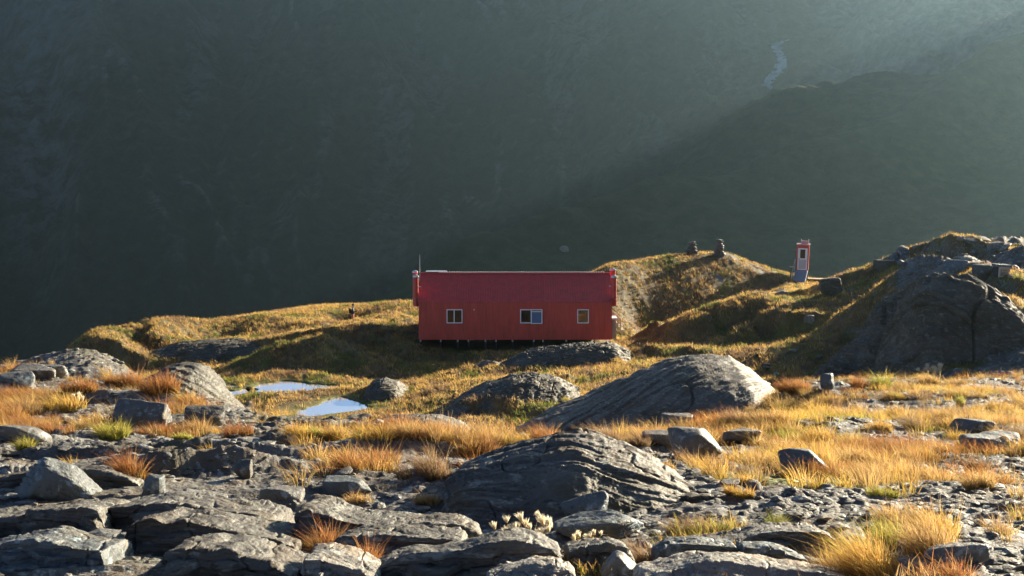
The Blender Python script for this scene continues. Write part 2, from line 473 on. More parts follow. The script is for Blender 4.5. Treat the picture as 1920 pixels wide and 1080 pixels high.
def poly_dist(px, py, poly):
    """signed distance, negative inside"""
    d2 = np.full(px.shape, 1e9); inside = np.zeros(px.shape, bool)
    n = len(poly)
    for i in range(n):
        ax, ay = poly[i]; bx, by = poly[(i + 1) % n]
        ex, ey = bx - ax, by - ay
        t = np.clip(((px - ax) * ex + (py - ay) * ey) / (ex * ex + ey * ey), 0, 1)
        d2 = np.minimum(d2, (px - ax - t * ex) ** 2 + (py - ay - t * ey) ** 2)
        c = ((ay > py) != (by > py)) & (px < (bx - ax) * (py - ay) / (by - ay + 1e-12) + ax)
        inside ^= c
    d = np.sqrt(d2)
    return np.where(inside, -d, d)

X, Y, A = GR.X, GR.Y, GR.A
U = 960 + A * F                                                   # rough bearing, only used to keep relief apart by area
near = 1 - sstep(26, 40, Y)

# ---- relief: bumps, broken beds of schist
def saw(t, k=0.07):
    f = t - np.floor(t)
    return np.where(f < k, sstep(0, k, f), 1 - (f - k) / (1 - k))

warp = fbm2(X * 0.30, Y * 0.22, 3, 3)
zone = fbm2(X * 0.22 + 5, Y * 0.30, 3, 21)
left_ledges = sstep(0.02, -0.05, A) * sstep(12.5, 8.5, Y) + 0.75 * sstep(-.12, -.2, A) * sstep(14, 11, Y)
ledge = np.clip(0.30 + 0.9 * zone + 0.85 * left_ledges + 0.2 * sstep(0.0, -0.2, A), 0, 1.25)
right_flat = sstep(0.02, 0.12, A) * sstep(9, 12, Y)
ledge = ledge * (1 - 0.65 * right_flat)
def beds(L, amp, tilt, seed, wf, k=0.07):
    t = (Y + tilt * X) / L + wf * fbm2(X * 0.45 / L ** 0.5, Y * 0.30 / L ** 0.5, 4, seed)
    i = np.floor(t)
    g = np.clip(0.55 + 1.3 * noise2(X * 0.35 / L ** 0.5, i * 7.31 + 0.5, seed + 1), 0, 1.4)
    return amp * saw(t, k) * g
D = np.zeros_like(X)
traced = np.maximum(sstep(0.05, -0.02, A) * sstep(10.5, 9.0, Y), sstep(0.30, 0.26, A) * sstep(7.9, 7.2, Y))
D += near * ledge * (1 - 0.75 * traced) * sstep(5.6, 7.2, Y) * beds(1.2, 0.13, -0.12, 31, 0.45)
D += near * np.clip(ledge * 1.2, 0, 1) * beds(0.43, 0.05, -0.25, 47, 0.6)
D += near * np.clip(ledge + .2, 0, 1) * beds(0.16, 0.018, -0.35, 59, 0.7, 0.12)
D += near * (0.07 * fbm2(X * 0.7, Y * 0.5, 4, 71) + 0.025 * np.abs(fbm2(X * 1.7, Y * 1.3, 4, 75)) + 0.012 * fbm2(X * 6, Y * 5, 3, 79))
# rubble on the terrace: cobbles of many sizes cut off by a plane
cob = fbm2(X * 5.2, Y * 4.2, 2, 83)
D += near * 0.028 * sstep(0.12, 0.42, cob) * (1 - 0.6 * np.clip(ledge, 0, 1))
far_ = 1 - near
tus = fbm2(X * 0.95, Y * 0.75, 3, 91)
D += far_ * (0.28 * fbm2(X * 0.16, Y * 0.13, 4, 87) + 0.16 * np.abs(tus) + 0.05 * fbm2(X * 2.4, Y * 1.9, 2, 95))
rock_far = (1 - 0.9 * sstep(-0.01, -0.04, A) * sstep(-0.50, -0.45, A) * sstep(74, 80, Y)) * (1 - 0.9 * sstep(0.10, 0.14, A) * sstep(0.29, 0.26, A) * sstep(50, 58, Y) * sstep(98, 90, Y)) * sstep(0.34, 0.6, fbm2(X * 0.13 + 9, Y * 0.11, 4, 101) + 0.30 * sstep(0.265, 0.285, A) + 0.22 * sstep(0.26, 0.285, A) * sstep(79, 84, Y))
D += far_ * rock_far * beds(1.9, 0.30, 0.7, 107, 0.8, 0.15)
D += far_ * rock_far * beds(0.7, 0.10, 0.5, 113, 0.8, 0.15)
roll = beds(11.0, 0.95, 0.9, 119, 0.5, 0.30)
pond_clear = sstep(7.0, 13.0, np.hypot((X + 11.5) * 0.75, (Y - 69.5) * 0.75))
D += far_ * pond_clear * (roll - 0.3) * sstep(38, 50, Y) * (1 - 0.85 * sstep(97, 107, Y))
D *= sstep(1.5, 4.0, Y)
D *= 1 - 0.45 * traced * near
D -= 0.15 * traced + 0.05 * sstep(6.6, 5.6, Y)
hut_c = at(966, 640, 90.0)
calm = sstep(3.0, 8.5, np.hypot((X - hut_c[0]) * 0.75, (Y - hut_c[1]) * 1.2))
D *= 0.25 + 0.75 * calm
D -= 0.28 * (1 - calm)
D *= 1 - 0.5 * sstep(102, 108, Y)
D -= 1.0 * sstep(0.02, 0.06, A) * sstep(0.20, 0.16, A) * sstep(104, 109, Y) + 0.55 * sstep(0.23, 0.27, A) * sstep(76, 82, Y)
D -= 1.0 * np.exp(-(((X - 6.6) / 3.0) ** 2 + ((Y - 86.5) / 4.0) ** 2))
GR.Z = BASE + D
PX, PY, PZ = at(661, 570.5, 106.0)
w_ = np.exp(-(((X - PX) / 1.6) ** 2 + ((Y - PY) / 1.3) ** 2) ** 1.5)
GR.Z = GR.Z * (1 - w_) + np.minimum(GR.Z, PZ - 1.74) * w_
dmin = np.full(X.shape, 1e9)
sel = (Y > 55) & (Y < 90) & (A > -.3) & (A < 0)
for poly in PONDS:
    dmin[sel] = np.minimum(dmin[sel], poly_dist(X[sel], Y[sel], poly))
dw = dmin + 0.10 * noise2(X * 2.2, Y * 1.6, 5)
shore = ZW + 0.03 + 0.05 * dw + 0.06 * np.abs(noise2(X * 1.4, Y * 1.1, 6))
bed = ZW - 0.02 - 0.45 * np.clip(-dw, 0, 1)
Zn = np.where(dw < 0, bed, GR.Z * sstep(0.4, 2.6, dw) + shore * (1 - sstep(0.4, 2.6, dw)))
GR.Z = np.where(dw < 3, Zn, GR.Z)

# ---- what lies on it: r = bare rock, g = gravel, b = moss
gz_y, gz_x = np.gradient(GR.Z)
slope = np.hypot(gz_y / (np.gradient(Y, axis=0) + 1e-9), gz_x / (np.gradient(X, axis=1) + 1e-9))
GRASS_N = fbm2(X * 0.55, Y * 0.42, 4, 131)
turf_near = sstep(0.05, 0.40, GRASS_N + 0.34 * right_flat - 0.35 * np.clip(ledge, 0, 1) + 0.28 * sstep(13, 18, Y) - 0.06)
rock_near = np.clip(1.0 - turf_near - 0.35 * sstep(0.1, -0.25, GRASS_N) + 0.5 * sstep(0.5, 1.1, slope) + 0.3 * left_ledges, 0, 1)
rock = near * rock_near + far_ * np.clip(0.95 * rock_far * (1 - 0.9 * sstep(0.0, 0.03, A) * sstep(0.16, 0.13, A)) + 0.5 * sstep(0.9, 1.6, slope) * sstep(0.2, 0.25, A), 0, 1)
rock *= 1 - 0.85 * sstep(1.5, 0.2, dmin)
grav = near * sstep(0.25, -0.1, GRASS_N + 0.2 * right_flat)
moss = np.clip(sstep(0.35, 0.6, fbm2(X * 0.5, Y * 0.5, 3, 141)) * 0.6, 0, 1) + 0.6 * sstep(1.2, 0.1, np.abs(dmin))
mx, my, _ = at(1480, 905, 10.6)
moss = np.maximum(moss, 1.1 * sstep(0.95, 0.4, np.hypot((X - mx) * 1.1, (Y - my) * 0.8) + 0.25 * noise2(X * 4, Y * 4, 9)))
rock *= 1 - sstep(0.95, 0.4, np.hypot((X - mx) * 1.1, (Y - my) * 0.8))
grav *= 1 - np.clip(moss, 0, 1)
GRASSY = np.clip(1 - rock - 0.6 * grav, 0, 1) * (1 - 0.9 * sstep(1.0, 0.5, np.hypot((X - mx) * 1.1, (Y - my) * 0.8)))

ROCKM = rock
me = GR.mesh('ground')
color_attr(me, 'mask', np.stack([rock, grav, np.clip(moss, 0, 1)], 2).reshape(-1, 3))
link('ground', me, M_GROUND, kind='structure')

for i, poly in enumerate(PONDS):
    c = poly.mean(0)
    q = c + (poly - c) * (1 + 0.45 / np.linalg.norm(poly - c, axis=1))[:, None]
    bm = bmesh.new()
    bm.faces.new([bm.verts.new((x, y, ZW)) for x, y in q]).normal_update()
    if list(bm.faces)[0].normal.z < 0: bmesh.ops.reverse_faces(bm, faces=bm.faces[:])
    me = bpy.data.meshes.new('water'); bm.to_mesh(me); bm.free()
    link('water', me, M_WATER, kind='structure')

# ------------------------------------------------------------------ far mountains (one sheet)
P = []
for du, dy in ((-1500, 60), (-700, 20), (-300, 0), (0, 30), (250, -40), (480, 60), (700, -30), (900, 60)):
    cp((du, 760, 1060 + dy), (du, 400, 1330 + dy), (du, 120, 1590 + dy), (du, 0, 1710 + dy), (du, -105, 1820 + dy), (du, -115, 2300), (du, -60, 3200))
cp((1080, 380, 1260), (1100, 300, 1340), (1100, 120, 1530), (1100, 0, 1680), (1120, -105, 1810), (1120, -115, 2300), (1250, 220, 1380), (1250, 60, 1570), (1280, -60, 1720),
   (1400, 120, 1480), (1380, 30, 1580), (1440, 175, 1350), (1452, 120, 1420), (1470, 78, 1480), (1500, 20, 1580), (1480, -100, 1800))
cp((1580, 130, 1420), (1580, 40, 1570), (1600, -30, 1670), (1720, 130, 1380), (1750, 40, 1520), (1780, -40, 1640), (1900, 40, 1480), (1920, -40, 1600), (1750, -110, 1800), (2000, -110, 1780), (2300, 0, 1560), (2300, -90, 1800), (2900, -20, 1700), (3800, 60, 1700), (1800, -115, 2300), (2600, -90, 2300), (3800, 0, 2400), (3000, 150, 1000), (3800, 200, 1000), (3000, 20, 3200), (1800, -60, 3200))
for u, Y_, z in ((1450, 1200, 0), (1700, 1150, 8), (1920, 1100, 40), (1935, 1180, 60), (1935, 1280, 70), (1300, 1140, -40), (1150, 1050, -75), (1000, 1000, -110), (880, 950, -150), (700, 900, -175), (400, 850, -185), (0, 820, -190), (-600, 800, -190)):
    P.append((ray(u, 600)[0] * Y_, Y_, z))
cp((2070, -95, 1150), (2080, -100, 1230), (2090, -105, 1310), (2180, -125, 1230), (2180, -120, 1120), (2350, -125, 1150), (2350, -110, 1040), (2600, -100, 1050))     # made-up shoulder out of view at right, added to shade the spur
# nearer green spur coming in from the right, a darker ridge right behind it
cp((2300, -20, 960), (2100, 10, 945), (1920, 62, 930), (1840, 98, 910), (1770, 150, 890), (1700, 200, 865), (1600, 236, 850), (1520, 262, 840), (1430, 290, 825), (1330, 316, 815), (1230, 340, 806), (1180, 356, 800), (1130, 374, 790), (1070, 389, 780), (1000, 402, 770), (930, 428, 755), (860, 458, 740))
for u, Y_, z in ((1700, 920, 12), (1600, 910, -4), (1520, 905, -16), (1430, 890, -26), (1430, 868, -24), (1330, 852, -32), (1280, 848, -36), (1230, 842, -38), (1180, 838, -44), (1000, 850, -75), (900, 820, -90)):
    P.append((ray(u, 600)[0] * Y_, Y_, z))
cp((1330, 250, 1000), (1380, 214, 1020), (1450, 178, 1030), (1540, 157, 1035), (1620, 149, 1030), (1700, 153, 1015), (1770, 139, 985), (1450, 232, 980), (1600, 190, 985))
cp((1920, 200, 870), (1920, 330, 800), (1920, 470, 715), (1750, 270, 840), (1700, 380, 785), (1650, 450, 745), (1600, 520, 700), (1480, 360, 800), (1460, 450, 750), (1440, 530, 700), (1300, 380, 785), (1240, 372, 794), (1240, 400, 780), (1190, 400, 778), (1280, 460, 740), (1270, 545, 700), (1130, 430, 760), (1110, 510, 715), (1000, 455, 745), (980, 530, 700), (860, 540, 690), (2300, 200, 820), (2300, 450, 700))
for a in (-1.1, -.5, -.25, -.1, 0, .15, .3, .5, 1.1):
    P.append((a * 560, 560, -150)); P.append((a * 420, 420, -165)); P.append((a * 240, 240, -170))
MT = Sheet(axis(0.42, 620, 1.1, 50), np.concatenate([np.linspace(math.log(240), math.log(650), 60)[:-1], np.linspace(math.log(650), math.log(2000), 620)[:-1], np.linspace(math.log(2000), math.log(4200), 40)]))
MT.fill(RBF(P, 0.02), 3)
X2, Y2 = MT.X, MT.Y
spur = sstep(1120, 980, Y2)
g1 = np.abs(fbm2(X2 * 0.0065 + 0.002 * Y2, Y2 * 0.0016, 4, 201))
MT.Z += (1 - spur) * (18 - 62 * g1) + spur * (2 - 12 * np.abs(fbm2(X2 * 0.009 + Y2 * 0.006, Y2 * 0.004, 4, 207)))
MT.Z += (7 - 6 * spur) * fbm2(X2 * 0.02, Y2 * 0.012, 4, 211) + (3.6 - 2.4 * spur) * fbm2(X2 * 0.07, Y2 * 0.05, 4, 215)
U2 = 960 + MT.A * F
V2 = 270 - (MT.Z / Y2) * F
crag = sstep(0.28, 0.55, np.abs(fbm2(X2 * 0.012, Y2 * 0.0022, 4, 221))) * (1 - spur) * 0.30
xl = MT.A * 1500 + 560 + 25 * noise2(Y2 * 0.01, X2 * 0, 3)
crag = np.maximum(crag, 0.55 * (1 - spur) * sstep(65, 10, np.abs(MT.A + 0.335 + 0.012 * noise2(Y2 * 0.006, Y2 * 0, 4)) * 1500) * sstep(1270, 1400, Y2))
crag = np.maximum(crag, 0.75 * (1 - spur) * sstep(0.075, 0.0, g1) * sstep(-0.2, 0.3, fbm2(X2 * 0.004, Y2 * 0.003, 3, 241)))
crag *= sstep(1180, 1320, Y2)
scree = (1 - spur) * sstep(0.20, 0.27, MT.A + 0.03 * fbm2(X2 * 0.01, Y2 * 0.01, 3, 225))
green = spur * sstep(0.06, 0.30, MT.A + 0.06 * fbm2(X2 * 0.012, Y2 * 0.008, 3, 231)) * 0.9 * sstep(700, 820, Y2)
green = np.maximum(green, 0.7 * spur)
me = MT.mesh('mountains')
color_attr(me, 'mask', np.stack([np.clip(crag, 0, 1), np.clip(scree, 0, 1), np.clip(green, 0, 1)], 2).reshape(-1, 3))
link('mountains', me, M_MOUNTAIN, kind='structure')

# ------------------------------------------------------------------ mountain stream (white water in the gully)
def stream(name, pts, seed):
    r = np.random.default_rng(seed); bm = bmesh.new(); prev = None
    pu = np.array(pts, float); tt = np.linspace(0, len(pu) - 1, 70)
    for t in tt:
        u = np.interp(t, range(len(pu)), pu[:, 0]) + r.normal(0, 1.6); v = np.interp(t, range(len(pu)), pu[:, 1]); w = np.interp(t, range(len(pu)), pu[:, 2]) * r.uniform(.35, 1.3)
        row = []
        for du in (-.5, 0, .5):
            x, y, z = MT.hit(u + du * w, v, 1050); row.append(bm.verts.new((x, y - 0.4, z + 0.9 + (0.5 if du == 0 else 0))))
        if prev:
            for k in (0, 1): bm.faces.new((prev[k], row[k], row[k + 1], prev[k + 1]))
        prev = row
    bmesh.ops.recalc_face_normals(bm, faces=bm.faces[:])
    me = bpy.data.meshes.new(name); bm.to_mesh(me); bm.free()
    return link(name, me, simple('white_water', (0.22, 0.25, 0.27), 0.5, var=0.5, scale=0.08), kind='structure')
stream('stream', [(1476, 76, 10), (1452, 84, 22), (1462, 100, 16), (1468, 118, 18), (1456, 136, 20), (1442, 150, 22), (1437, 160, 14), (1446, 168, 8)], 3)

# ------------------------------------------------------------------ air
def make_haze():
    n = N('valley_haze'); n.t.nodes.remove(n.bsdf)
    v = n.new('ShaderNodeVolumePrincipled')
    v.inputs['Color'].default_value = (0.50, 0.80, 1.0, 1)
    v.inputs['Density'].default_value = HAZE
    v.inputs['Anisotropy'].default_value = 0.84
    n.l(v.outputs[0], n.out.inputs['Volume'])
    return n.m
HAZE = 0.000098
bm = bmesh.new(); bmesh.ops.create_cube(bm, size=1.0)
me = bpy.data.meshes.new('haze'); bm.to_mesh(me); bm.free()
hz = link('haze', me, make_haze(), kind='stuff')
zlo = min(GR.Z.min(), MT.Z.min()) - 1; zhi = max(MT.Z.max(), 2) + 2
hz.scale = (9600, 4240, zhi - zlo); hz.location = (0, 4240 / 2 - 30, (zhi + zlo) / 2)

# ------------------------------------------------------------------ rocks
_ico = {}
def ico(sub):
    if sub not in _ico:
        bm = bmesh.new(); bmesh.ops.create_icosphere(bm, subdivisions=sub, radius=1.0)
        bm.verts.ensure_lookup_table()
        v = np.array([x.co[:] for x in bm.verts]); f = np.array([[x.index for x in q.verts] for q in bm.faces]); bm.free()
        _ico[sub] = (v / np.linalg.norm(v, axis=1)[:, None], f)
    return _ico[sub]

def rotmat(rx, ry, rz):
    return np.array(Matrix.Rotation(rz, 3, 'Z') @ Matrix.Rotation(ry, 3, 'Y') @ Matrix.Rotation(rx, 3, 'X'))

def rock_mesh(name, seed, dims, sub=4, planes=13, k=14, rough=0.05, bed=(0.1, -0.2, 1), bedL=0.25, bedA=0.10, rot=(0, 0, 0), boxy=0.0, warp=0.5):
    """an angular block of layered rock, about dims in size, centred on its origin"""
    d, f = ico(sub)
    r = np.random.default_rng(seed)
    nn = r.normal(size=(planes, 3)); nn /= np.linalg.norm(nn, axis=1)[:, None]
    h = r.uniform(0.62, 0.98, planes)
    ax = np.concatenate([np.eye(3), -np.eye(3)]); nn = np.concatenate([nn, ax]); h = np.concatenate([h, np.full(6, 0.98 - 0.25 * boxy)])
    s = np.maximum(d @ nn.T, 0) / h
    rad = ((s ** k).sum(1) + 1e-9) ** (-1.0 / k)
    p = d * rad[:, None]
    p /= np.abs(p).max(0)
    dims = np.array(dims) / 2
    m = float(np.prod(dims) ** (1 / 3))
    p = p * dims
    b = np.array(bed, float); b /= np.linalg.norm(b)
    off = r.uniform(-50, 50, 3)
    q = p / m
    L = bedL * 1.0
    w = warp * fbm3(q * 0.9 + off, 3, seed)
    for LL, AA in ((L, bedA), (L * 0.37, bedA * 0.42)):
        t = (q @ b) / LL + w * (0.3 / LL)
        i = np.floor(t); fr = t - i
        g = 0.35 + 0.65 * (((i * 12.9898 + seed) * 43758.5453) % 1)
        prof = np.minimum(sstep(0, 0.22, fr), sstep(1.0, 0.72, fr)) - 0.6
        lat = p - np.outer(p @ b, b)
        p = p + lat * (AA * g * prof * (0.6 + 0.8 * (fbm3(q * 2.0 - off, 2, seed + 3) > 0)))[:, None]
    nrm = d
    disp = rough * m * (fbm3(q * 1.6 + off, 4, seed + 5) + 0.35 * fbm3(q * 7 + off, 3, seed + 9))
    p = p + nrm * disp[:, None]
    p = p @ rotmat(*rot).T
    me = bpy.data.meshes.new(name); quick_mesh(me, p, f)
    return me

OBST = []      # (x, y, r) of what already stands on the ground
def rock(name, u, vb, w, h, label, cat='rock', Y0=None, depth=0.8, sink=0.25, mat=None, group=None, parent=None, seed=None, ymin=0, **kw):
    """u, vb: foot of the rock in the photo; w, h: its size there in pixels"""
    if Y0 is None: x, y, z = GR.hit(u, vb, ymin)
    else:
        a, _ = ray(u, vb); x, y = a * Y0, Y0; z = float(GR.z(x, y))
    W, H = w * y / F, h * y / F
    Dp = W * depth
    yc = y + 0.38 * Dp; xc = x * yc / y
    full = H * (1 + sink)
    zb = min(z, float(GR.z(xc, yc))) if Dp < 3 else z
    seed = seed if seed is not None else int(u * 3 + vb)
    me = rock_mesh(name, seed, (W, Dp, full), **kw)
    o = link(name, me, mat or M_ROCK)
    o.location = (xc, yc, z + H - full / 2)
    tag(o, label, cat, group)
    OBST.append((xc, yc, W * 0.45))
    return o

# bedrock: a traced crest line gets its own distance, depth and rounded or ledge-like cross-section
def outcrop(name, crest, Y0, df, db, label, cat='outcrop', vfoot=None, shape='dome', p=2.4, seed=1, mat=None, bed=(0.1, 0.8, 0.58), bedL=0.2, bedA=0.08,
            rough=0.05, ns=260, nq=130, yaw=0.0, drop=0.10, sunk=0.25):
    cu = np.array([c[0] for c in crest], float); cv = np.array([c[1] for c in crest], float)
    s = np.linspace(0, 1, ns)
    u = cu[0] + (cu[-1] - cu[0]) * s
    v = np.interp(u, cu, cv)
    ker = np.exp(-np.linspace(-2, 2, 13) ** 2); ker /= ker.sum()
    v = np.convolve(np.pad(v, 6, 'edge'), ker, 'valid')
    yc = Y0 + yaw * (s - 0.5)
    rt = [ray(ui, vi) for ui, vi in zip(u, v)]
    xc = np.array([r_[0] for r_ in rt]) * yc; zt = np.array([r_[1] for r_ in rt]) * yc
    taper = np.clip(1 - np.abs(2 * s - 1) ** 5, 0.02, 1) ** 0.5
    if shape == 'dome':
        q = np.linspace(-1, 1, nq); q = np.sign(q) * np.abs(q) ** 0.8
        w = np.where(q < 0, df, db)
        yy = yc[:, None] + q[None] * w[None] * (0.35 + 0.65 * taper[:, None])
        prof = (1 - np.abs(q) ** p) ** (1 / 1.25)
    else:
        q = np.concatenate([np.linspace(-1, 0, nq * 2 // 3), np.linspace(0, 1, nq - nq * 2 // 3 + 1)[1:]])
        w = np.where(q < 0, df, db)
        yy = yc[:, None] + q[None] * w[None]
        fq_ = np.clip(-q, 0, 1); out = 0
        for kk, f0 in enumerate((0.16, 0.36, 0.58, 0.80)):
            out = out + (0.10 * np.clip(0.25 + 1.5 * noise2(s * 5.0 + seed * 1.7, s * 0 + kk * 5.3, seed + kk), 0, 1.0))[:, None] * sstep(f0, f0 + 0.05, fq_)[None]
        yy = yy - out
        prof = np.where(q < 0, 1 - np.abs(q), 1.0)
    xx = xc[:, None] + 0 * yy
    foot_y = yc - df
    if vfoot is None: zf = GR.z(xc, foot_y) - sunk
    else: zf = np.array([ray(ui, vfoot)[1] for ui in u]) * foot_y - 0.12
    zf = np.minimum(zf, zt - 0.05)
    if shape == 'dome':
        zb = np.minimum(GR.z(xc, yc + db) - sunk, zt - 0.05)
        lo = np.where(q[None] < 0, zf[:, None], zb[:, None])
        zz = lo + (zt[:, None] - lo) * prof[None]
    else:
        top = zt[:, None] - drop * db * np.clip(q[None], 0, 1) ** 1.1 - (0.5 * np.clip(q[None] - 0.8, 0, 1))
        zz = np.where(q[None] < 0, zf[:, None] + (zt - zf)[:, None] * prof[None], top)
        zz = zz - (1 - sstep(0, 0.07, s) * sstep(1, 0.93, s))[:, None] * (zt - zf)[:, None] * 1.2
    co = np.stack([xx, yy, zz], 2)
    g0 = np.gradient(co, axis=0); g1 = np.gradient(co, axis=1)
    nr = np.cross(g0, g1); nr /= np.linalg.norm(nr, axis=2)[..., None] + 1e-9
    nr *= np.sign(nr[..., 2:3].mean() + 1e-9)
    org = co.reshape(-1, 3).mean(0)
    m = max(0.15, float((zt - zf).max()))
    P3 = ((co - org) / m).reshape(-1, 3)
    b_ = np.array(bed, float); b_ /= np.linalg.norm(b_)
    wv = fbm3(P3 * 0.55 + seed, 3, seed)
    disp = np.zeros(len(P3))
    for LL, AA in ((bedL, bedA), (bedL * 0.36, bedA * 0.45), (bedL * 0.13, bedA * 0.16)):
        t = (P3 @ b_) / LL + wv * (0.30 / LL ** 0.8)
        i = np.floor(t); fr = t - i
        g = 0.25 + 0.75 * (((i * 12.9898 + seed) * 43758.5453) % 1)
        disp += AA * g * (sstep(0, 0.18, fr) * (1 - 0.75 * fr) - 0.3) * np.clip(0.7 + 0.9 * noise3(P3 * 1.1 + i[:, None] * 3.1, seed + 2), 0.05, 1.5)
    disp += rough * (fbm3(P3 * 1.3 + 7, 4, seed + 5) + 0.3 * fbm3(P3 * 8, 3, seed + 9))
    crk = np.abs(noise3(P3 * np.array([1.5, 1.5, 1.0]) + 3 + 0.3 * wv[:, None], seed + 11))
    disp -= rough * 0.9 * sstep(0.06, 0.0, crk)
    co = co + nr * (disp * m).reshape(ns, nq)[..., None]
    idx = np.arange(ns * nq).reshape(ns, nq)
    fq = np.stack([idx[:-1, :-1], idx[1:, :-1], idx[1:, 1:], idx[:-1, 1:]], 2).reshape(-1, 4)
    org[2] = zf.min()
    me = bpy.data.meshes.new(name); quick_mesh(me, co.reshape(-1, 3) - org, fq)
    o = link(name, me, mat or M_OUTCROP); o.location = org
    tag(o, label, cat)
    for k in range(0, ns, 12): OBST.append((xc[k], yc[k] + (0.25 * db if shape != 'dome' else 0), 0.5 * df + 0.25 * db))
    return o

outcrop('rock_outcrop', [(968, 808), (1000, 797), (1040, 778), (1100, 755), (1160, 725), (1210, 700), (1260, 680), (1300, 671), (1340, 668), (1372, 673), (1402, 690), (1430, 714), (1450, 735), (1462, 752)], 41, 5.5, 6,
        'long grey whaleback of cracked bedrock with a sunlit right end, behind the golden grass', seed=5, bed=(-0.55, 0.55, 0.62), bedL=0.14, bedA=0.035, rough=0.035, ns=380, nq=200)
outcrop('rock_outcrop', [(835, 918), (870, 892), (930, 868), (990, 846), (1050, 831), (1090, 827), (1130, 834), (1180, 849), (1220, 866), (1250, 884), (1285, 908)], 9.5, 1.1, 1.7,
        'dark outcrop of thin arching rock layers in the middle foreground below the boulder', seed=12, p=2.0, bed=(0.12, 0.62, 0.75), bedL=0.30, bedA=0.11, rough=0.05, ns=420, nq=220, sunk=0.2)
outcrop('rock_outcrop', [(1680, 715), (1697, 650), (1712, 585), (1728, 535), (1748, 518), (1790, 512), (1815, 517), (1840, 530), (1870, 552), (1893, 578), (1915, 612), (1940, 640), (1985, 680)], 59, 3.6, 6,
        'tall steep crag of folded grey rock at the right edge below the wooden crate', seed=23, mat=M_MOSSY, bed=(0.80, 0.30, 0.52), bedL=0.11, bedA=0.10, rough=0.09, ns=340, nq=220)
outcrop('rock_outcrop', [(285, 706), (310, 689), (340, 683), (370, 690), (395, 711), (415, 736), (440, 763), (470, 792)], 22.5, 1.4, 2.2,
        'rounded brown-grey rock back sloping down to the right beside the nearest tarn', seed=31, mat=M_MOSSY, bed=(0.35, 0.55, 0.74), bedL=0.22, bedA=0.11)
outcrop('rock_outcrop', [(780, 795), (830, 768), (870, 746), (920, 722), (960, 711), (1000, 706), (1040, 712), (1085, 730)], 60, 3.2, 4,
        'low dark rock rib in the hollow between the whaleback and the tarns', seed=37, mat=M_MOSSY, bed=(-0.4, 0.6, 0.7), rough=0.08, bedL=0.17, bedA=0.10)
outcrop('rock_outcrop', [(940, 682), (990, 661), (1040, 650), (1090, 646), (1140, 645), (1178, 655)], 78, 2.6, 3,
        'mossy grey rock hump just under the right half of the red hut', seed=41, mat=M_MOSSY, bed=(-0.3, 0.6, 0.74), rough=0.08, bedL=0.17, bedA=0.10)
outcrop('rock_outcrop', [(682, 806), (720, 789), (770, 783), (820, 784), (860, 795), (900, 816)], 16.3, 1.0, 1.4,
        'small grey dome of layered rock at the brink of the terrace below the tarns', seed=43, bed=(0.2, 0.7, 0.7), bedL=0.2, bedA=0.10)
outcrop('rock_outcrop', [(420, 748), (455, 741), (490, 737), (530, 735), (570, 738), (610, 743), (650, 750)], 71.6, 2.6, 1.6,
        'low dark rock spit lying between the two tarns', seed=47, mat=M_MOSSY, bed=(-0.2, 0.5, 0.8), bedL=0.2, bedA=0.10)
outcrop('rock_outcrop', [(680, 742), (698, 716), (720, 711), (745, 718), (765, 738), (782, 760)], 71.5, 2.2, 2.5,
        'squat dark knob of rock at the right end of the front tarn', seed=53, mat=M_MOSSY, bed=(-0.3, 0.6, 0.7), bedL=0.18, bedA=0.08)
outcrop('rock_outcrop', [(280, 662), (340, 644), (420, 640), (500, 643), (545, 652), (585, 672)], 92, 3.0, 3.5,
        'dark shaded rock bluff on the hillside left of the tarns', seed=59, mat=M_MOSSY, bed=(-0.3, 0.6, 0.7), bedL=0.16, bedA=0.09)

outcrop('rock_outcrop', [(1530, 720), (1570, 690), (1610, 640), (1645, 596), (1675, 566), (1702, 560), (1722, 585), (1742, 660)], 66, 2.4, 3.5,
        'mossy dark rock bank against the left side of the steep crag', mat=M_MOSSY, seed=63, bed=(0.6, 0.4, 0.65), bedL=0.14, bedA=0.10, rough=0.10)
outcrop('rock_outcrop', [(1838, 622), (1862, 592), (1890, 596), (1925, 618), (1960, 648), (1990, 690)], 57.5, 1.6, 3.5,
        'lower rib of grey rock in front of the right half of the steep crag', mat=M_MOSSY, seed=64, bed=(0.8, 0.3, 0.52), bedL=0.14, bedA=0.10, rough=0.08)

# broken ledges in front
LG = dict(cat='slab', shape='ledge', bed=(0.05, -0.10, 1), bedL=0.30, bedA=0.15, rough=0.05, ns=300, nq=130, drop=0.17)
outcrop('rock_slab', [(-70, 985), (0, 976), (40, 966), (100, 961), (150, 954), (178, 957), (200, 968)], 7.9, -0.05, 0.75, 'flat grey ledge slab at the left edge above the quartz-seamed slab', seed=71, vfoot=1000, **LG)
outcrop('rock_slab', [(168, 966), (200, 955), (250, 950), (300, 945), (345, 950), (420, 960), (480, 968), (530, 985)], 8.1, -0.05, 0.9, 'long pale-topped ledge slab at left carrying the pale block', seed=67, vfoot=984, **LG)
outcrop('rock_slab', [(-60, 1034), (0, 1022), (60, 1012), (120, 1026), (170, 1032), (192, 1034), (205, 1046)], 6.5, -0.05, 0.6, 'blue-grey slab with pale quartz blotches at the bottom left corner', seed=61, vfoot=1062, **{**LG, 'mat': M_ROCK_BLUE})
outcrop('rock_slab', [(215, 1000), (255, 980), (285, 972), (310, 982), (345, 978), (400, 988), (450, 1000), (510, 1012), (575, 1034)], 7.1, -0.05, 0.8, 'brown layered ledge with a rippled edge left of the two rust tussocks', seed=73, vfoot=1046, **LG)
outcrop('rock_slab', [(255, 1088), (320, 1040), (340, 1030), (375, 1028), (395, 1037), (430, 1034), (470, 1050), (520, 1068), (570, 1092)], 6.1, -0.05, 0.7, 'thin-bedded dark slab at the bottom edge under the rippled ledge', seed=79, vfoot=1100, **LG)
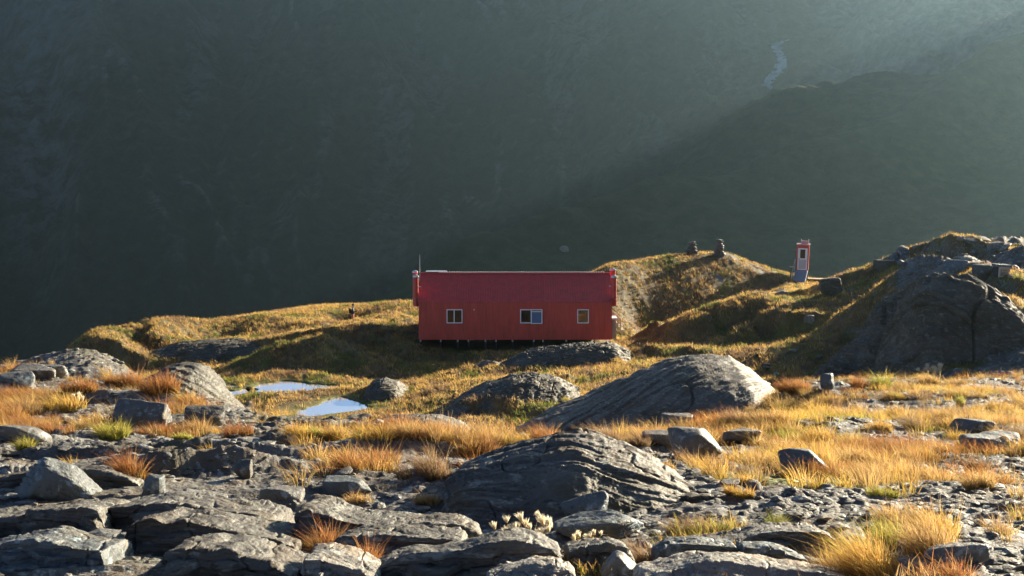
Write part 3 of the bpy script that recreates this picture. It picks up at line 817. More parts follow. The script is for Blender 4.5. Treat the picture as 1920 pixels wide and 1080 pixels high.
outcrop('rock_slab', [(535, 958), (580, 960), (640, 976), (700, 988), (760, 990), (810, 985), (850, 984), (890, 1000), (915, 1012)], 7.5, -0.05, 0.8, 'long smooth brown ledge left of the white seed heads', seed=97, vfoot=1008, **LG)
outcrop('rock_slab', [(620, 1022), (660, 1010), (720, 1008), (800, 1012), (850, 1014), (880, 1024)], 6.8, -0.05, 0.5, 'dark lower step below the long smooth ledge, right of the rust tussocks', seed=99, vfoot=1052, **LG)
outcrop('rock_slab', [(670, 1092), (720, 1062), (770, 1044), (810, 1046), (860, 1038), (900, 1024), (950, 1018), (995, 1017), (1030, 1033), (1075, 1056)], 6.2, -0.05, 0.55, 'dark rounded ledge in front of the white seed heads', seed=101, vfoot=1082, **LG)
outcrop('rock_slab', [(1060, 1040), (1100, 1030), (1140, 1022), (1165, 1030), (1190, 1052)], 6.3, -0.05, 0.4, 'short brown ledge between the small seed heads and the white faced boulder', seed=102, vfoot=1062, **LG)
outcrop('rock_slab', [(1300, 1030), (1340, 1018), (1400, 1012), (1440, 1000), (1480, 997), (1540, 998), (1560, 1008), (1590, 1030)], 7.0, -0.05, 0.5, 'long dark ledge slab below the bright green tuft', seed=107, vfoot=1040, **LG)
outcrop('rock_slab', [(1225, 1046), (1260, 1022), (1310, 1020), (1360, 1024), (1380, 1026), (1395, 1042)], 6.6, -0.05, 0.35, 'blue-grey slab between the brown leaning tussock and the long dark ledge', seed=109, vfoot=1056, **{**LG, 'mat': M_ROCK_BLUE})
outcrop('rock_slab', [(1385, 1044), (1400, 1026), (1440, 1028), (1470, 1038), (1510, 1052), (1560, 1072)], 6.5, -0.05, 0.35, 'blue-grey slab under the right end of the long dark ledge', seed=113, vfoot=1066, **{**LG, 'mat': M_ROCK_BLUE})
outcrop('rock_slab', [(1180, 1092), (1240, 1074), (1280, 1062), (1330, 1052), (1400, 1058), (1460, 1068), (1560, 1078), (1640, 1100)], 5.75, 0.2, 0.45, 'broad white-grey slab at the bottom edge left of the tall golden grass', seed=127, vfoot=1125, **{**LG, 'mat': M_ROCK_PALE})
outcrop('rock_slab', [(1790, 1075), (1830, 1055), (1860, 1038), (1900, 1030), (1960, 1030), (2040, 1040)], 5.9, 0.4, 0.9, 'broad pale sunlit slab at the bottom right corner', seed=131, vfoot=1120, **{**LG, 'mat': M_ROCK_PALE})
outcrop('rock_slab', [(905, 1092), (950, 1072), (1000, 1058), (1040, 1060), (1070, 1072), (1090, 1094)], 5.7, 0.2, 0.35, 'pale rounded slab at the bottom edge in the middle', seed=103, vfoot=1110, **{**LG, 'mat': M_ROCK_PALE})
outcrop('rock_slab', [(560, 1052), (600, 1050), (650, 1062), (690, 1080), (710, 1096)], 6.0, -0.05, 0.6, 'pale flat slab right of the straggling rust tussock at the bottom edge', seed=157, vfoot=1090, **{**LG, 'mat': M_ROCK_PALE})
outcrop('rock_slab', [(-60, 905), (0, 896), (60, 884), (110, 880), (180, 884), (240, 900), (280, 918)], 10.0, -0.05, 1.2, 'split ledge of thin sheets right behind the tilted blue-grey slab', seed=89, vfoot=925, **LG)
outcrop('rock_slab', [(-50, 860), (20, 850), (90, 846), (160, 842), (230, 848), (290, 862), (340, 880)], 12.2, -0.05, 1.2, 'long dark ledge crossing the left terrace below the yellow-green cushion', seed=90, vfoot=872, **LG)
outcrop('rock_slab', [(1360, 958), (1400, 948), (1440, 935), (1490, 926), (1530, 928), (1570, 948), (1605, 968), (1625, 985)], 8.9, 0.22, 0.6, 'wedge of grey rock with a bright slanting right face below the moss patch', seed=151, vfoot=992, **LG)
outcrop('rock_slab', [(1180, 940), (1240, 930), (1300, 932), (1360, 938), (1400, 948)], 9.0, -0.05, 0.5, 'thin pale ledge running right from the foot of the arching outcrop', seed=153, vfoot=950, **LG)

LED = dict(sub=6, k=18, planes=14, rough=0.035, bed=(0.06, -0.16, 1), bedL=0.20, bedA=0.05)
rock('rock_slab', 118, 938, 150, 66, 'large tilted blue-grey slab leaning on the ledge at the far left', 'slab', depth=0.5, sink=0.4, seed=83, rot=(-0.35, 0.34, 0.25), mat=M_ROCK_BLUE, **LED)
rock('rock_slab', 1098, 972, 95, 40, 'blue-grey flagstone propped below the arching outcrop', 'slab', depth=0.7, sink=0.3, seed=137, ymin=8, rot=(0.30, -0.12, 0.2), mat=M_ROCK_BLUE, **LED)
rock('rock_slab', 1172, 962, 85, 28, 'thin blue-grey flagstone right of the propped one below the outcrop', 'slab', depth=0.7, sink=0.3, seed=139, ymin=8, rot=(0.25, -0.20, -0.2), mat=M_ROCK_BLUE, **LED)
rock('rock_slab', 1130, 1005, 190, 34, 'flat shaded blue-grey flags behind the white seed heads', 'slab', depth=0.6, sink=0.5, seed=149, ymin=7.4, rot=(0.12, -0.03, 0), mat=M_ROCK_BLUE, **LED)

BLD = dict(sub=5, k=16, rough=0.03, bedL=0.3, bedA=0.025)
rock('boulder', 1306, 868, 104, 70, 'largest angular grey boulder with a sunlit top, at the left edge of the golden grass', 'boulder', depth=0.9, sink=0.15, planes=9, seed=203, rot=(0, 0.25, 0.3), **BLD)
rock('boulder', 1508, 890, 104, 42, 'low triangular blue-grey boulder beside the bright moss patch', 'boulder', depth=0.8, sink=0.3, planes=9, seed=207, mat=M_ROCK_BLUE, rot=(0, 0.12, 0.2), **BLD)
rock('boulder', 1556, 578, 44, 36, 'dark square boulder on the skyline end of the shaded slope left of the crag', 'boulder', Y0=88, depth=0.9, sink=0.3, planes=9, seed=211, mat=M_MOSSY, **BLD)
rock('boulder', 384, 975, 84, 46, 'pale block resting on the long ledge slab at left', 'boulder', depth=0.7, sink=0.1, planes=8, seed=213, mat=M_ROCK_PALE, rot=(0.1, 0.15, 0.3), **BLD)
rock('boulder', 454, 898, 38, 34, 'small upright mossy brown boulder on the gravel left of centre', 'boulder', depth=0.9, sink=0.15, planes=8, seed=217, mat=M_ROCK_DARK, **BLD)
rock('boulder', 288, 930, 40, 36, 'small squared blue-grey block right of the split ledge', 'boulder', depth=0.8, sink=0.15, planes=6, boxy=0.6, seed=219, mat=M_ROCK_BLUE, **BLD)
rock('boulder', 1820, 818, 72, 30, 'pyramid shaped blue-grey boulder in the grass near the right edge', 'boulder', depth=0.9, sink=0.3, planes=8, seed=223, mat=M_ROCK_BLUE, **BLD)
rock('boulder', 1862, 842, 130, 24, 'long low blue-grey boulder just below the pyramid shaped one', 'boulder', depth=0.6, sink=0.5, planes=8, seed=227, mat=M_ROCK_BLUE, **BLD)
rock('boulder', 1784, 1056, 134, 38, 'loaf shaped brown-grey boulder lying in front of the tall golden grass', 'boulder', depth=0.45, sink=0.2, planes=5, seed=229, rot=(0, -0.08, 0.1), **{**BLD, 'k': 5})
rock('boulder', 1163, 1092, 76, 52, 'white faced angular boulder at the bottom edge', 'boulder', depth=0.8, sink=0.2, planes=8, seed=233, mat=M_ROCK_PALE, **BLD)
rock('boulder', 1108, 1075, 70, 40, 'dark rounded boulder left of the white faced one', 'boulder', depth=0.8, sink=0.3, planes=8, seed=239, **BLD)
rock('boulder', 1551, 732, 28, 32, 'pointed blue-grey boulder at the brink of the right hand terrace', 'boulder', depth=0.8, sink=0.2, planes=8, seed=241, mat=M_ROCK_BLUE, **BLD)
rock('boulder', 30, 727, 76, 26, 'blue-grey flat boulder on the left skyline of the terrace at the frame edge', 'boulder', depth=0.8, sink=0.3, planes=8, seed=251, mat=M_ROCK_BLUE, **BLD)
rock('boulder', 62, 712, 90, 24, 'long grey boulder behind the flat blue-grey one on the left skyline', 'boulder', depth=0.6, sink=0.4, planes=8, seed=257, rot=(0, 0.15, 0), **BLD)
rock('boulder', 102, 708, 52, 22, 'rounded grey boulder right of the long one on the left skyline', 'boulder', depth=0.8, sink=0.4, planes=8, seed=263, **BLD)
rock('boulder', 393, 797, 84, 34, 'smooth warm brown boulder at the foot of the rounded rock back', 'boulder', depth=0.7, sink=0.3, planes=7, seed=269, mat=M_ROCK_DARK, **BLD)
rock('boulder', 262, 798, 110, 44, 'broad dark boulder on the left terrace below the rust tussocks', 'boulder', depth=0.7, sink=0.4, planes=9, seed=271, rot=(0, 0.1, 0), **BLD)
rock('boulder', 40, 838, 100, 44, 'dark grey boulder against the left frame edge halfway down the terrace', 'boulder', depth=0.7, sink=0.4, planes=8, seed=277, **BLD)
rock('boulder', 655, 933, 100, 30, 'flat blue-grey boulder under the bushy brown tussock', 'boulder', depth=0.7, sink=0.4, planes=8, seed=281, mat=M_ROCK_BLUE, **BLD)
rock('boulder', 530, 940, 80, 26, 'flat lichen covered boulder on the gravel above the ledges', 'boulder', depth=0.7, sink=0.4, planes=8, seed=283, **BLD)
rock('boulder', 1270, 832, 60, 26, 'grey boulder tucked behind the left side of the largest boulder', 'boulder', depth=0.8, sink=0.3, planes=8, seed=293, Y0=17.2, **BLD)
rock('boulder', 1390, 832, 70, 26, 'rough grey boulder just right of the largest boulder', 'boulder', depth=0.8, sink=0.3, planes=8, seed=307, **BLD)
rock('boulder', 1250, 838, 95, 26, 'flat topped stone on the crest of the arching outcrop', 'boulder', depth=0.6, sink=0.4, planes=8, seed=311, **BLD)
rock('boulder', 1853, 523, 52, 26, 'dark grey boulder left of the wooden crate', 'boulder', depth=0.8, sink=0.3, planes=7, seed=313, mat=M_MOSSY, **BLD)
rock('boulder', 1797, 512, 56, 26, 'blue-grey pointed boulder on top of the crag', 'boulder', depth=0.8, sink=0.3, planes=7, seed=317, mat=M_ROCK_BLUE, ymin=62, **BLD)
rock('boulder', 1866, 469, 26, 16, 'white sunlit boulder on the right skyline', 'boulder', depth=0.8, sink=0.2, planes=7, seed=331, mat=M_ROCK_PALE, ymin=70, **BLD)
rock('boulder', 1825, 458, 56, 14, 'flat dark boulder on the highest point of the right skyline', 'boulder', depth=0.8, sink=0.2, planes=7, seed=337, ymin=70, **BLD)
rock('boulder', 1658, 508, 36, 20, 'squared grey boulder on the skyline left of the highest point', 'boulder', depth=0.8, sink=0.3, planes=6, seed=347, ymin=70, mat=M_MOSSY, **BLD)
rock('boulder', 1519, 607, 28, 17, 'small white boulder on the dark slope below the outhouse saddle', 'boulder', depth=0.8, sink=0.2, planes=7, seed=349, mat=M_ROCK_PALE, ymin=55, **BLD)

a_, t_ = ray(1058, 470)
x_, y_, z_ = MT.hit(1058, 470, 600)
tb = rock_mesh('boulder', 401, (5.0, 4.5, 3.6), sub=3, planes=9)
o = link('boulder', tb, M_ROCK); o.location = (x_, y_, z_ + 0.8)
tag(o, 'lone boulder on the dark far slope above the hut roof', 'boulder')

# ------------------------------------------------------------------ grass
def blade_field(name, base, h, lean, phi, width, c0, c1, seg=3, curl=1.8):
    """blades as curved ribbons; base n x 3, lean n x 2 (horizontal reach / height), phi: ribbon facing"""
    n = len(base)
    tt = np.linspace(0, 1, seg + 1)
    co = np.zeros((n, seg + 1, 2, 3)); cl = np.zeros((n, seg + 1, 2, 3))
    for k, t in enumerate(tt):
        c = base.copy()
        c[:, 0] += lean[:, 0] * h * t ** curl; c[:, 1] += lean[:, 1] * h * t ** curl
        c[:, 2] += h * t * (1 - 0.18 * t * np.clip(np.hypot(lean[:, 0], lean[:, 1]), 0, 1.5))
        w = (width * (1.0 - t ** 1.6) + 0.0006)[:, None] * 0.5
        sd = np.stack([np.cos(phi), np.sin(phi), np.zeros(n)], 1)
        co[:, k, 0] = c - sd * w; co[:, k, 1] = c + sd * w
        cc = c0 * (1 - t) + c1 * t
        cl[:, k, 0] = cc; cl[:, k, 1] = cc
    idx = np.arange(n * (seg + 1) * 2).reshape(n, seg + 1, 2)
    q = np.stack([idx[:, :-1, 0], idx[:, :-1, 1], idx[:, 1:, 1], idx[:, 1:, 0]], 3 - 1).reshape(-1, 4)
    me = bpy.data.meshes.new(name)
    quick_mesh(me, co.reshape(-1, 3), q)
    color_attr(me, 'tint', cl.reshape(-1, 3))
    me.materials.append(M_BLADE)
    return me

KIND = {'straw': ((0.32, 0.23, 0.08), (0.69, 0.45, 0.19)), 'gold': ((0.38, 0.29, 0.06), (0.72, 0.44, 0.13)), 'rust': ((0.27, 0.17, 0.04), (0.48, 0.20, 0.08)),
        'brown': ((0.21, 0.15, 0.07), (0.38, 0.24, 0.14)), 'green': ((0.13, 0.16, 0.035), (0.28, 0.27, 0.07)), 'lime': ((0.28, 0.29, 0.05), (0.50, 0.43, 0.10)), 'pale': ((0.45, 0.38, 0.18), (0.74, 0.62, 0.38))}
WIND = np.array([-0.35, -0.05])
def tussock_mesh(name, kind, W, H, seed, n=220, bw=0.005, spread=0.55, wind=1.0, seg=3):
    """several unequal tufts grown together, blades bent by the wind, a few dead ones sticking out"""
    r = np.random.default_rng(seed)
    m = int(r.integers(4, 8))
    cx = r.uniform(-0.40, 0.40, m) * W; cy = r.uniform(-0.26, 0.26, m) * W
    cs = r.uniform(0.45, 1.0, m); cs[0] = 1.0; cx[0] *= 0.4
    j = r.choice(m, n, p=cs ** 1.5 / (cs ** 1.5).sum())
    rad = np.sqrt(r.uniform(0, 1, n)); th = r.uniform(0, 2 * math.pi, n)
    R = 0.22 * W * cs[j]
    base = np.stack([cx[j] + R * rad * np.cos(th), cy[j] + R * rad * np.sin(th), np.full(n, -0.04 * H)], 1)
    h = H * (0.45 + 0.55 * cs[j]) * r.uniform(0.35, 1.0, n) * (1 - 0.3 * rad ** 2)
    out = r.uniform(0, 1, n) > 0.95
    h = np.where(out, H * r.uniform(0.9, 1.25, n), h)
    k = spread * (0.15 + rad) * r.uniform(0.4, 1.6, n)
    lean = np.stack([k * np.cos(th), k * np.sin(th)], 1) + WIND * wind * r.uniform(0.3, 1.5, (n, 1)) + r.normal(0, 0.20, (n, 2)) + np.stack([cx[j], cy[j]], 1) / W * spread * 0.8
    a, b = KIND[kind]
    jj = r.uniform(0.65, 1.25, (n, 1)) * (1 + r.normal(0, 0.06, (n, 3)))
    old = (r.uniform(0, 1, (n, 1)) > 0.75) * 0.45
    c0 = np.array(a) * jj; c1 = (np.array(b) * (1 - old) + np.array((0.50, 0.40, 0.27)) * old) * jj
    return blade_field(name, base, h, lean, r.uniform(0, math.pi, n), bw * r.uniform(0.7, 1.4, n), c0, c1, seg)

TUSS = []
def tussock(u, vb, w, h, kind, label, n=None, spread=0.55, wind=1.0, group=None, ymin=0, bw=None, lift=0.0):
    x, y, z = GR.hit(u, vb, ymin)
    W, H = w * y / F, h * y / F
    n = int((n or 300) * 1.8)
    me = tussock_mesh('grass_tussock', kind, W, H, int(u * 7 + vb), n, bw or max(0.0024, 0.00036 * y), spread, wind)
    o = link('grass_tussock', me)
    o.location = (x, y + 0.2 * W, float(GR.z(x, y + 0.2 * W)) + lift)
    tag(o, label, 'grass tussock', group)
    TUSS.append((x, y, W))
    return o

tussock(232, 898, 78, 66, 'rust', 'rust and orange tussock above the squared block on the left ledges', n=420)
tussock(613, 1045, 66, 76, 'rust', 'upper of the two rust-red tussocks with green bases among the lower ledges', n=420, wind=0.2)
tussock(688, 1070, 50, 70, 'rust', 'lower of the two rust-red tussocks among the lower ledges', n=340, wind=0.1)
tussock(590, 1035, 46, 34, 'green', 'fresh green tuft at the left foot of the upper rust-red tussock', n=220, wind=0.2)
tussock(540, 1085, 120, 50, 'rust', 'straggling rust tussock at the bottom edge left of the pale flat slab', n=300, spread=0.9)
tussock(800, 902, 118, 62, 'brown', 'bushy brown tussock on the gravel left of the arching outcrop', n=620)
tussock(810, 945, 66, 26, 'straw', 'small straw tussock under the bushy brown one', n=320)
tussock(668, 948, 62, 26, 'straw', 'short straw tuft on the flat boulder left of the bushy brown tussock', n=280)
tussock(232, 722, 60, 40, 'rust', 'rust tussock on the skyline at the left, nearest the middle of the terrace edge', n=420)
tussock(300, 752, 90, 50, 'rust', 'big rust tussock hugging the rounded rock back', n=560)
tussock(150, 740, 64, 34, 'rust', 'orange tussock on the left terrace left of the skyline tussock', n=380)
tussock(120, 765, 84, 38, 'gold', 'glowing yellow tussock with pale tips on the left terrace', n=460)
tussock(85, 758, 60, 32, 'straw', 'straw tussock left of the glowing yellow one', n=320)
tussock(42, 778, 60, 32, 'brown', 'brown tussock near the left frame edge', n=320)
tussock(205, 822, 58, 42, 'lime', 'yellow-green cushion tussock on the left terrace', n=420, spread=0.8)
tussock(45, 842, 38, 28, 'lime', 'small yellow tussock by the left frame edge', n=300, spread=0.8)
tussock(10, 800, 60, 34, 'rust', 'orange tussock cut by the left frame edge', n=320)
tussock(95, 812, 90, 26, 'rust', 'low rust fringe along the middle of the left terrace', n=420)
tussock(285, 812, 60, 24, 'rust', 'low rust tuft right of the yellow-green cushion', n=300)
tussock(380, 778, 70, 26, 'rust', 'orange tussock behind the smooth warm brown boulder', n=360)
tussock(455, 816, 66, 38, 'rust', 'rust tussock at the terrace edge near the front tarn', n=420)
tussock(550, 815, 70, 36, 'gold', 'golden tussock at the terrace edge below the front tarn', n=400)
tussock(590, 820, 46, 24, 'lime', 'yellow tuft beside the golden tussock below the front tarn', n=280)
tussock(345, 822, 34, 16, 'lime', 'tiny yellow tuft on the blue gravel of the left terrace', n=220)
tussock(750, 822, 84, 30, 'straw', 'straw tussock in front of the small grey dome', n=420)
tussock(880, 828, 70, 34, 'brown', 'reddish tussock right of the small grey dome', n=380)
tussock(1030, 838, 86, 50, 'rust', 'tall reddish tussock behind the left shoulder of the arching outcrop', n=520)
tussock(1120, 832, 90, 40, 'brown', 'reddish tussock row behind the middle of the arching outcrop', n=520)
tussock(1210, 838, 70, 36, 'brown', 'brown tussock between the arching outcrop and the largest boulder', n=420)
tussock(1332, 866, 46, 28, 'gold', 'orange tuft against the right foot of the largest boulder', n=320)
tussock(1250, 880, 36, 18, 'straw', 'pale tuft on the right shoulder of the arching outcrop', n=240)
tussock(1400, 800, 80, 44, 'brown', 'brown tussock at the lip of the terrace under the whaleback', n=480)
tussock(1505, 735, 80, 34, 'rust', 'rust-brown bush of grass left of the pointed boulder', n=520)
tussock(1660, 730, 54, 40, 'lime', 'spiky yellow tussock on the brink of the right terrace', n=300, spread=0.9)
tussock(1620, 728, 50, 28, 'rust', 'reddish tussock left of the spiky yellow one', n=300)
tussock(1747, 722, 52, 24, 'straw', 'straw tussock with white flowers on the brink of the right terrace', n=300)
tussock(1803, 764, 18, 30, 'lime', 'narrow upright green-yellow tuft on the right terrace gravel', n=200, spread=0.2, wind=0.2)
tussock(1615, 872, 90, 34, 'straw', 'wide straw cushion above the shaded hollow right of the triangular boulder', n=560)
tussock(1700, 862, 80, 26, 'gold', 'golden cushion right of the wide straw one', n=460)
tussock(1545, 830, 80, 34, 'gold', 'dense golden tussock in the middle of the right terrace', n=520)
tussock(1650, 812, 60, 28, 'gold', 'golden tussock near the small shadow in the middle of the right terrace', n=420)
tussock(1445, 800, 90, 36, 'straw', 'straw tussock spreading above the right of the largest boulder', n=520)
tussock(1475, 770, 80, 30, 'straw', 'straw tussock below the lit end of the whaleback', n=480)
tussock(1830, 884, 50, 40, 'brown', 'dark reddish leaning tussock near the right edge', n=360)
tussock(1845, 920, 86, 36, 'straw', 'broad straw tussock near the right edge below the reddish leaning one', n=560)
tussock(1900, 830, 60, 44, 'brown', 'reddish tussock cut by the right frame edge', n=420)
tussock(1770, 850, 34, 20, 'straw', 'small round orange tuft below the pyramid boulder', n=280)
tussock(1655, 930, 56, 26, 'lime', 'yellow-green tuft beside the small white stone', n=320)
tussock(1390, 908, 50, 26, 'gold', 'orange tuft at the left edge of the moss patch', n=320)
tussock(1395, 938, 60, 26, 'gold', 'slanting orange tuft below the moss patch', n=320)
tussock(1215, 1062, 92, 70, 'brown', 'silvery brown tussock leaning left beside the white faced boulder', n=420, wind=1.5)
tussock(1300, 1010, 110, 46, 'brown', 'dark wiry tussock above the blue-grey slab in the right foreground', n=320, wind=1.6)
tussock(1450, 1000, 60, 40, 'green', 'bright green tuft in the shade behind the long dark ledge', n=420, wind=0.2)
tussock(1365, 1008, 60, 34, 'green', 'dull green tuft left of the bright green one', n=280, wind=0.4)
tussock(1000, 965, 90, 44, 'brown', 'dim brown tussock in the shadow under the arching outcrop', n=360)
tussock(1670, 1082, 200, 110, 'gold', 'tall golden leaning grass clump at the bottom right, largest in view', n=900, wind=1.4, spread=0.35)
tussock(1780, 1020, 150, 72, 'gold', 'golden grass clump behind the loaf shaped boulder', n=700, wind=1.3, spread=0.35)
tussock(1600, 1110, 150, 76, 'brown', 'reddish grass clump at the bottom edge left of the tallest golden clump', n=520, wind=1.3, spread=0.4)
tussock(1790, 1105, 140, 64, 'rust', 'reddish grass clump in front of the loaf shaped boulder', n=480, wind=1.2, spread=0.45)
tussock(1720, 985, 120, 46, 'straw', 'straw clump at the top of the tall golden grass', n=480, wind=1.3, spread=0.4)
tussock(1620, 1060, 120, 90, 'lime', 'upright yellow-green grass clump on the left side of the tall golden grass', n=380, wind=1.1, spread=0.25)
tussock(1735, 1045, 150, 100, 'straw', 'pale straw grass clump in the middle of the tall golden grass', n=620, wind=1.4, spread=0.35)
tussock(1560, 1085, 90, 66, 'gold', 'thin golden grass clump over the right end of the broad white-grey slab', n=300, wind=1.5, spread=0.4)
tussock(1690, 1010, 120, 70, 'lime', 'yellow-green blades rising at the back of the tall golden grass', n=320, wind=1.2, spread=0.25)
tussock(1880, 1010, 110, 52, 'straw', 'thin straw stalks above the pale slab at the right edge', n=160, wind=0.8)
tussock(595, 789, 26, 14, 'brown', 'dark tuft standing in the near edge of the front tarn', n=200, ymin=55)
tussock(1065, 755, 22, 13, 'lime', 'bright yellow tuft on the slope left of the whaleback', n=160, ymin=45)

# repeats: smaller tussocks, alike within each area
def tint_of(r, kinds, w): return kinds[r.choice(len(kinds), p=w)]
protos = {}
for kind in ('straw', 'gold', 'rust', 'brown', 'lime'):
    protos[kind] = [tussock_mesh('grass_tussock', kind, 0.42, 0.20, 900 + i * 31 + len(kind), 340, 0.0042, 0.75, 0.9) for i in range(3)]
AREAS = [('left', (-60, 470), (735, 900), 75, ('rust', 'straw', 'gold'), (0.6, 0.25, 0.15), 'small rust or straw tussock among the stones of the left terrace', 'small tussocks of the left terrace'),
         ('mid', (430, 960), (805, 930), 60, ('straw', 'gold', 'rust'), (0.45, 0.3, 0.25), 'small straw tussock on the gravel between the left ledges and the arching outcrop', 'small tussocks of the middle gravel'),
         ('right', (1370, 1990), (730, 960), 82, ('straw', 'gold', 'brown', 'lime'), (0.5, 0.3, 0.12, 0.08), 'small golden tussock among the stones of the right terrace', 'small tussocks of the right terrace')]
r = np.random.default_rng(77)
for key, (u0, u1), (v0, v1), cnt, kinds, wts, label, grp in AREAS:
    made = 0; tries = 0
    while made < cnt and tries < 6000:
        tries += 1
        u = r.uniform(u0, u1); v = v0 + (v1 - v0) * r.uniform() ** 1.2
        x, y, z = GR.hit(u, v)
        if y > 34 or float(GR.z(x, y, GRASSY)) < r.uniform(0.15, 0.7): continue
        if any((x - ox) ** 2 + (y - oy) ** 2 < (rr * 0.9) ** 2 for ox, oy, rr in OBST): continue
        kd = tint_of(r, kinds, wts)
        o = link('grass_tussock', protos[kd][made % 3])
        s = r.uniform(0.55, 1.15) * (0.75 + 0.02 * y)
        o.location = (x, y, z); o.rotation_euler = (0, 0, r.uniform(-0.6, 0.6)); o.scale = (s, s, s * r.uniform(0.8, 1.15))
        tag(o, label, 'grass tussock', grp); made += 1

# short grass between (nobody could count it)
def scatter(n, seed, ylo, yhi, amax, G, thr, power=1.0):
    r = np.random.default_rng(seed)
    a = r.uniform(-amax, amax, n); yy = np.sqrt(r.uniform(ylo ** 2, yhi ** 2, n)) if power == 1.0 else np.exp(r.uniform(math.log(ylo), math.log(yhi), n))
    xx = a * yy
    k = GR.z(xx, yy, G) > r.uniform(thr[0], thr[1], n)
    xx, yy = xx[k], yy[k]
    return xx, yy, GR.z(xx, yy), r

def grass_stuff(name, xx, yy, zz, r, per, H, W, bw, kinds, seg, wind=0.8, label=None):
    n = len(xx)
    pick = np.clip(((fbm2(xx * 0.35, yy * 0.3, 3, 301) * 0.9 + 0.5 + r.normal(0, 0.14, n)) * len(kinds)).astype(int), 0, len(kinds) - 1)
    A0 = np.array([KIND[k][0] for k in kinds]); A1 = np.array([KIND[k][1] for k in kinds])
    c0 = np.repeat(A0[pick], per, 0); c1 = np.repeat(A1[pick], per, 0)
    sc = np.repeat(r.uniform(0.5, 1.25, n), per)
    m = n * per
    th = r.uniform(0, 2 * math.pi, m); rad = np.sqrt(r.uniform(0, 1, m))
    px = np.repeat(xx, per) + rad * np.cos(th) * W * sc; py = np.repeat(yy, per) + rad * np.sin(th) * W * sc
    base = np.stack([px, py, GR.z(px, py) - 0.02 * H], 1)
    k = 0.5 * (0.3 + rad) * r.uniform(0.4, 1.5, m)
    lean = np.stack([k * np.cos(th), k * np.sin(th)], 1) + WIND * wind + r.normal(0, 0.15, (m, 2))
    j = np.repeat(r.uniform(0.7, 1.2, (n, 1)), per, 0) * r.uniform(0.8, 1.2, (m, 1))
    me = blade_field(name, base, H * sc * r.uniform(0.5, 1.1, m), lean, r.uniform(0, math.pi, m), bw * r.uniform(0.7, 1.3, m), c0 * j, c1 * j, seg)
    return link(name, me, kind='stuff')

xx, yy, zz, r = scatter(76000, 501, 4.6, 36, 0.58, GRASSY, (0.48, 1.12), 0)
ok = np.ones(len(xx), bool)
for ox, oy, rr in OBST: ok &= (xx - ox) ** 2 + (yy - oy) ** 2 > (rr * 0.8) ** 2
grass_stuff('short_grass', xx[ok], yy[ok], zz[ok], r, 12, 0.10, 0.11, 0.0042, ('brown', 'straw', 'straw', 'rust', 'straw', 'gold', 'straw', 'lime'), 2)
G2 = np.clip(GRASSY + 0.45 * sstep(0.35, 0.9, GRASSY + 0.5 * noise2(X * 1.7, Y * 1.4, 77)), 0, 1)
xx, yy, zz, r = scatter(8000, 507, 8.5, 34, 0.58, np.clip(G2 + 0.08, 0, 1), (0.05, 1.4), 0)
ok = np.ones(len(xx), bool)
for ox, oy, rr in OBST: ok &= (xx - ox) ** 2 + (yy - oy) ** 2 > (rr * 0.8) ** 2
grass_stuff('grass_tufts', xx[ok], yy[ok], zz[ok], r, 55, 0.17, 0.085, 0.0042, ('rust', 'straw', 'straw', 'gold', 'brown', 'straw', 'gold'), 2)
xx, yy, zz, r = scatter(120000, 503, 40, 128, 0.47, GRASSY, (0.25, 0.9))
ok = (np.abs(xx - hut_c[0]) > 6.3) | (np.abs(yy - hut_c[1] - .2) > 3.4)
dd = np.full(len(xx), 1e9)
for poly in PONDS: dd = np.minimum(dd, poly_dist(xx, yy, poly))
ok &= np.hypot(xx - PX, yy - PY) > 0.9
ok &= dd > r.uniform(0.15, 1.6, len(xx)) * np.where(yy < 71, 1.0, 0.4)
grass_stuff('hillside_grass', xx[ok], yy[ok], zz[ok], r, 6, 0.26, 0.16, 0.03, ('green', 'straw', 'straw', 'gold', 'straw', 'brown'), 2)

# ------------------------------------------------------------------ mesh building blocks
class MB:
    def __init__(self): self.bm = bmesh.new()
    def box(self, x0, y0, z0, x1, y1, z1, rot=None, at_=None):
        m = Matrix.Translation(((x0 + x1) / 2, (y0 + y1) / 2, (z0 + z1) / 2)) @ Matrix.Diagonal((abs(x1 - x0), abs(y1 - y0), abs(z1 - z0), 1))
        if rot is not None: m = Matrix.Translation(at_) @ rot.to_4x4() @ m
        bmesh.ops.create_cube(self.bm, size=1.0, matrix=m)
        return self
    def bar(self, a, b, w, h=None, up=(0, 0, 1)):
        a, b = Vector(a), Vector(b); d = b - a; L = d.length; d.normalize()
        s = d.cross(Vector(up)); s = s.normalized() if s.length > 1e-5 else Vector((1, 0, 0)); t = s.cross(d)
        m = Matrix(((s.x, d.x, t.x, 0), (s.y, d.y, t.y, 0), (s.z, d.z, t.z, 0), (0, 0, 0, 1)))
        bmesh.ops.create_cube(self.bm, size=1.0, matrix=Matrix.Translation((a + b) / 2) @ m @ Matrix.Diagonal((w, L, h or w, 1)))
        return self
    def tube(self, a, b, r0, r1=None, seg=16):
        a, b = Vector(a), Vector(b); d = b - a
        m = Matrix.Translation((a + b) / 2) @ d.to_track_quat('Z', 'Y').to_matrix().to_4x4()
        bmesh.ops.create_cone(self.bm, cap_ends=True, segments=seg, radius1=r0, radius2=r0 if r1 is None else r1, depth=d.length, matrix=m)
        return self
    def quad(self, *pts):
        self.bm.faces.new([self.bm.verts.new(p) for p in pts]); return self
    def build(self, name, mat, parent=None, bevel=0.0, smooth=False, **props):
        if bevel: bmesh.ops.bevel(self.bm, geom=self.bm.edges[:], offset=bevel, segments=1, affect='EDGES', profile=0.7)
        bmesh.ops.recalc_face_normals(self.bm, faces=self.bm.faces[:])
        me = bpy.data.meshes.new(name); self.bm.to_mesh(me); self.bm.free()
        if smooth:
            for p in me.polygons: p.use_smooth = True
        return link(name, me, mat, parent, **props)

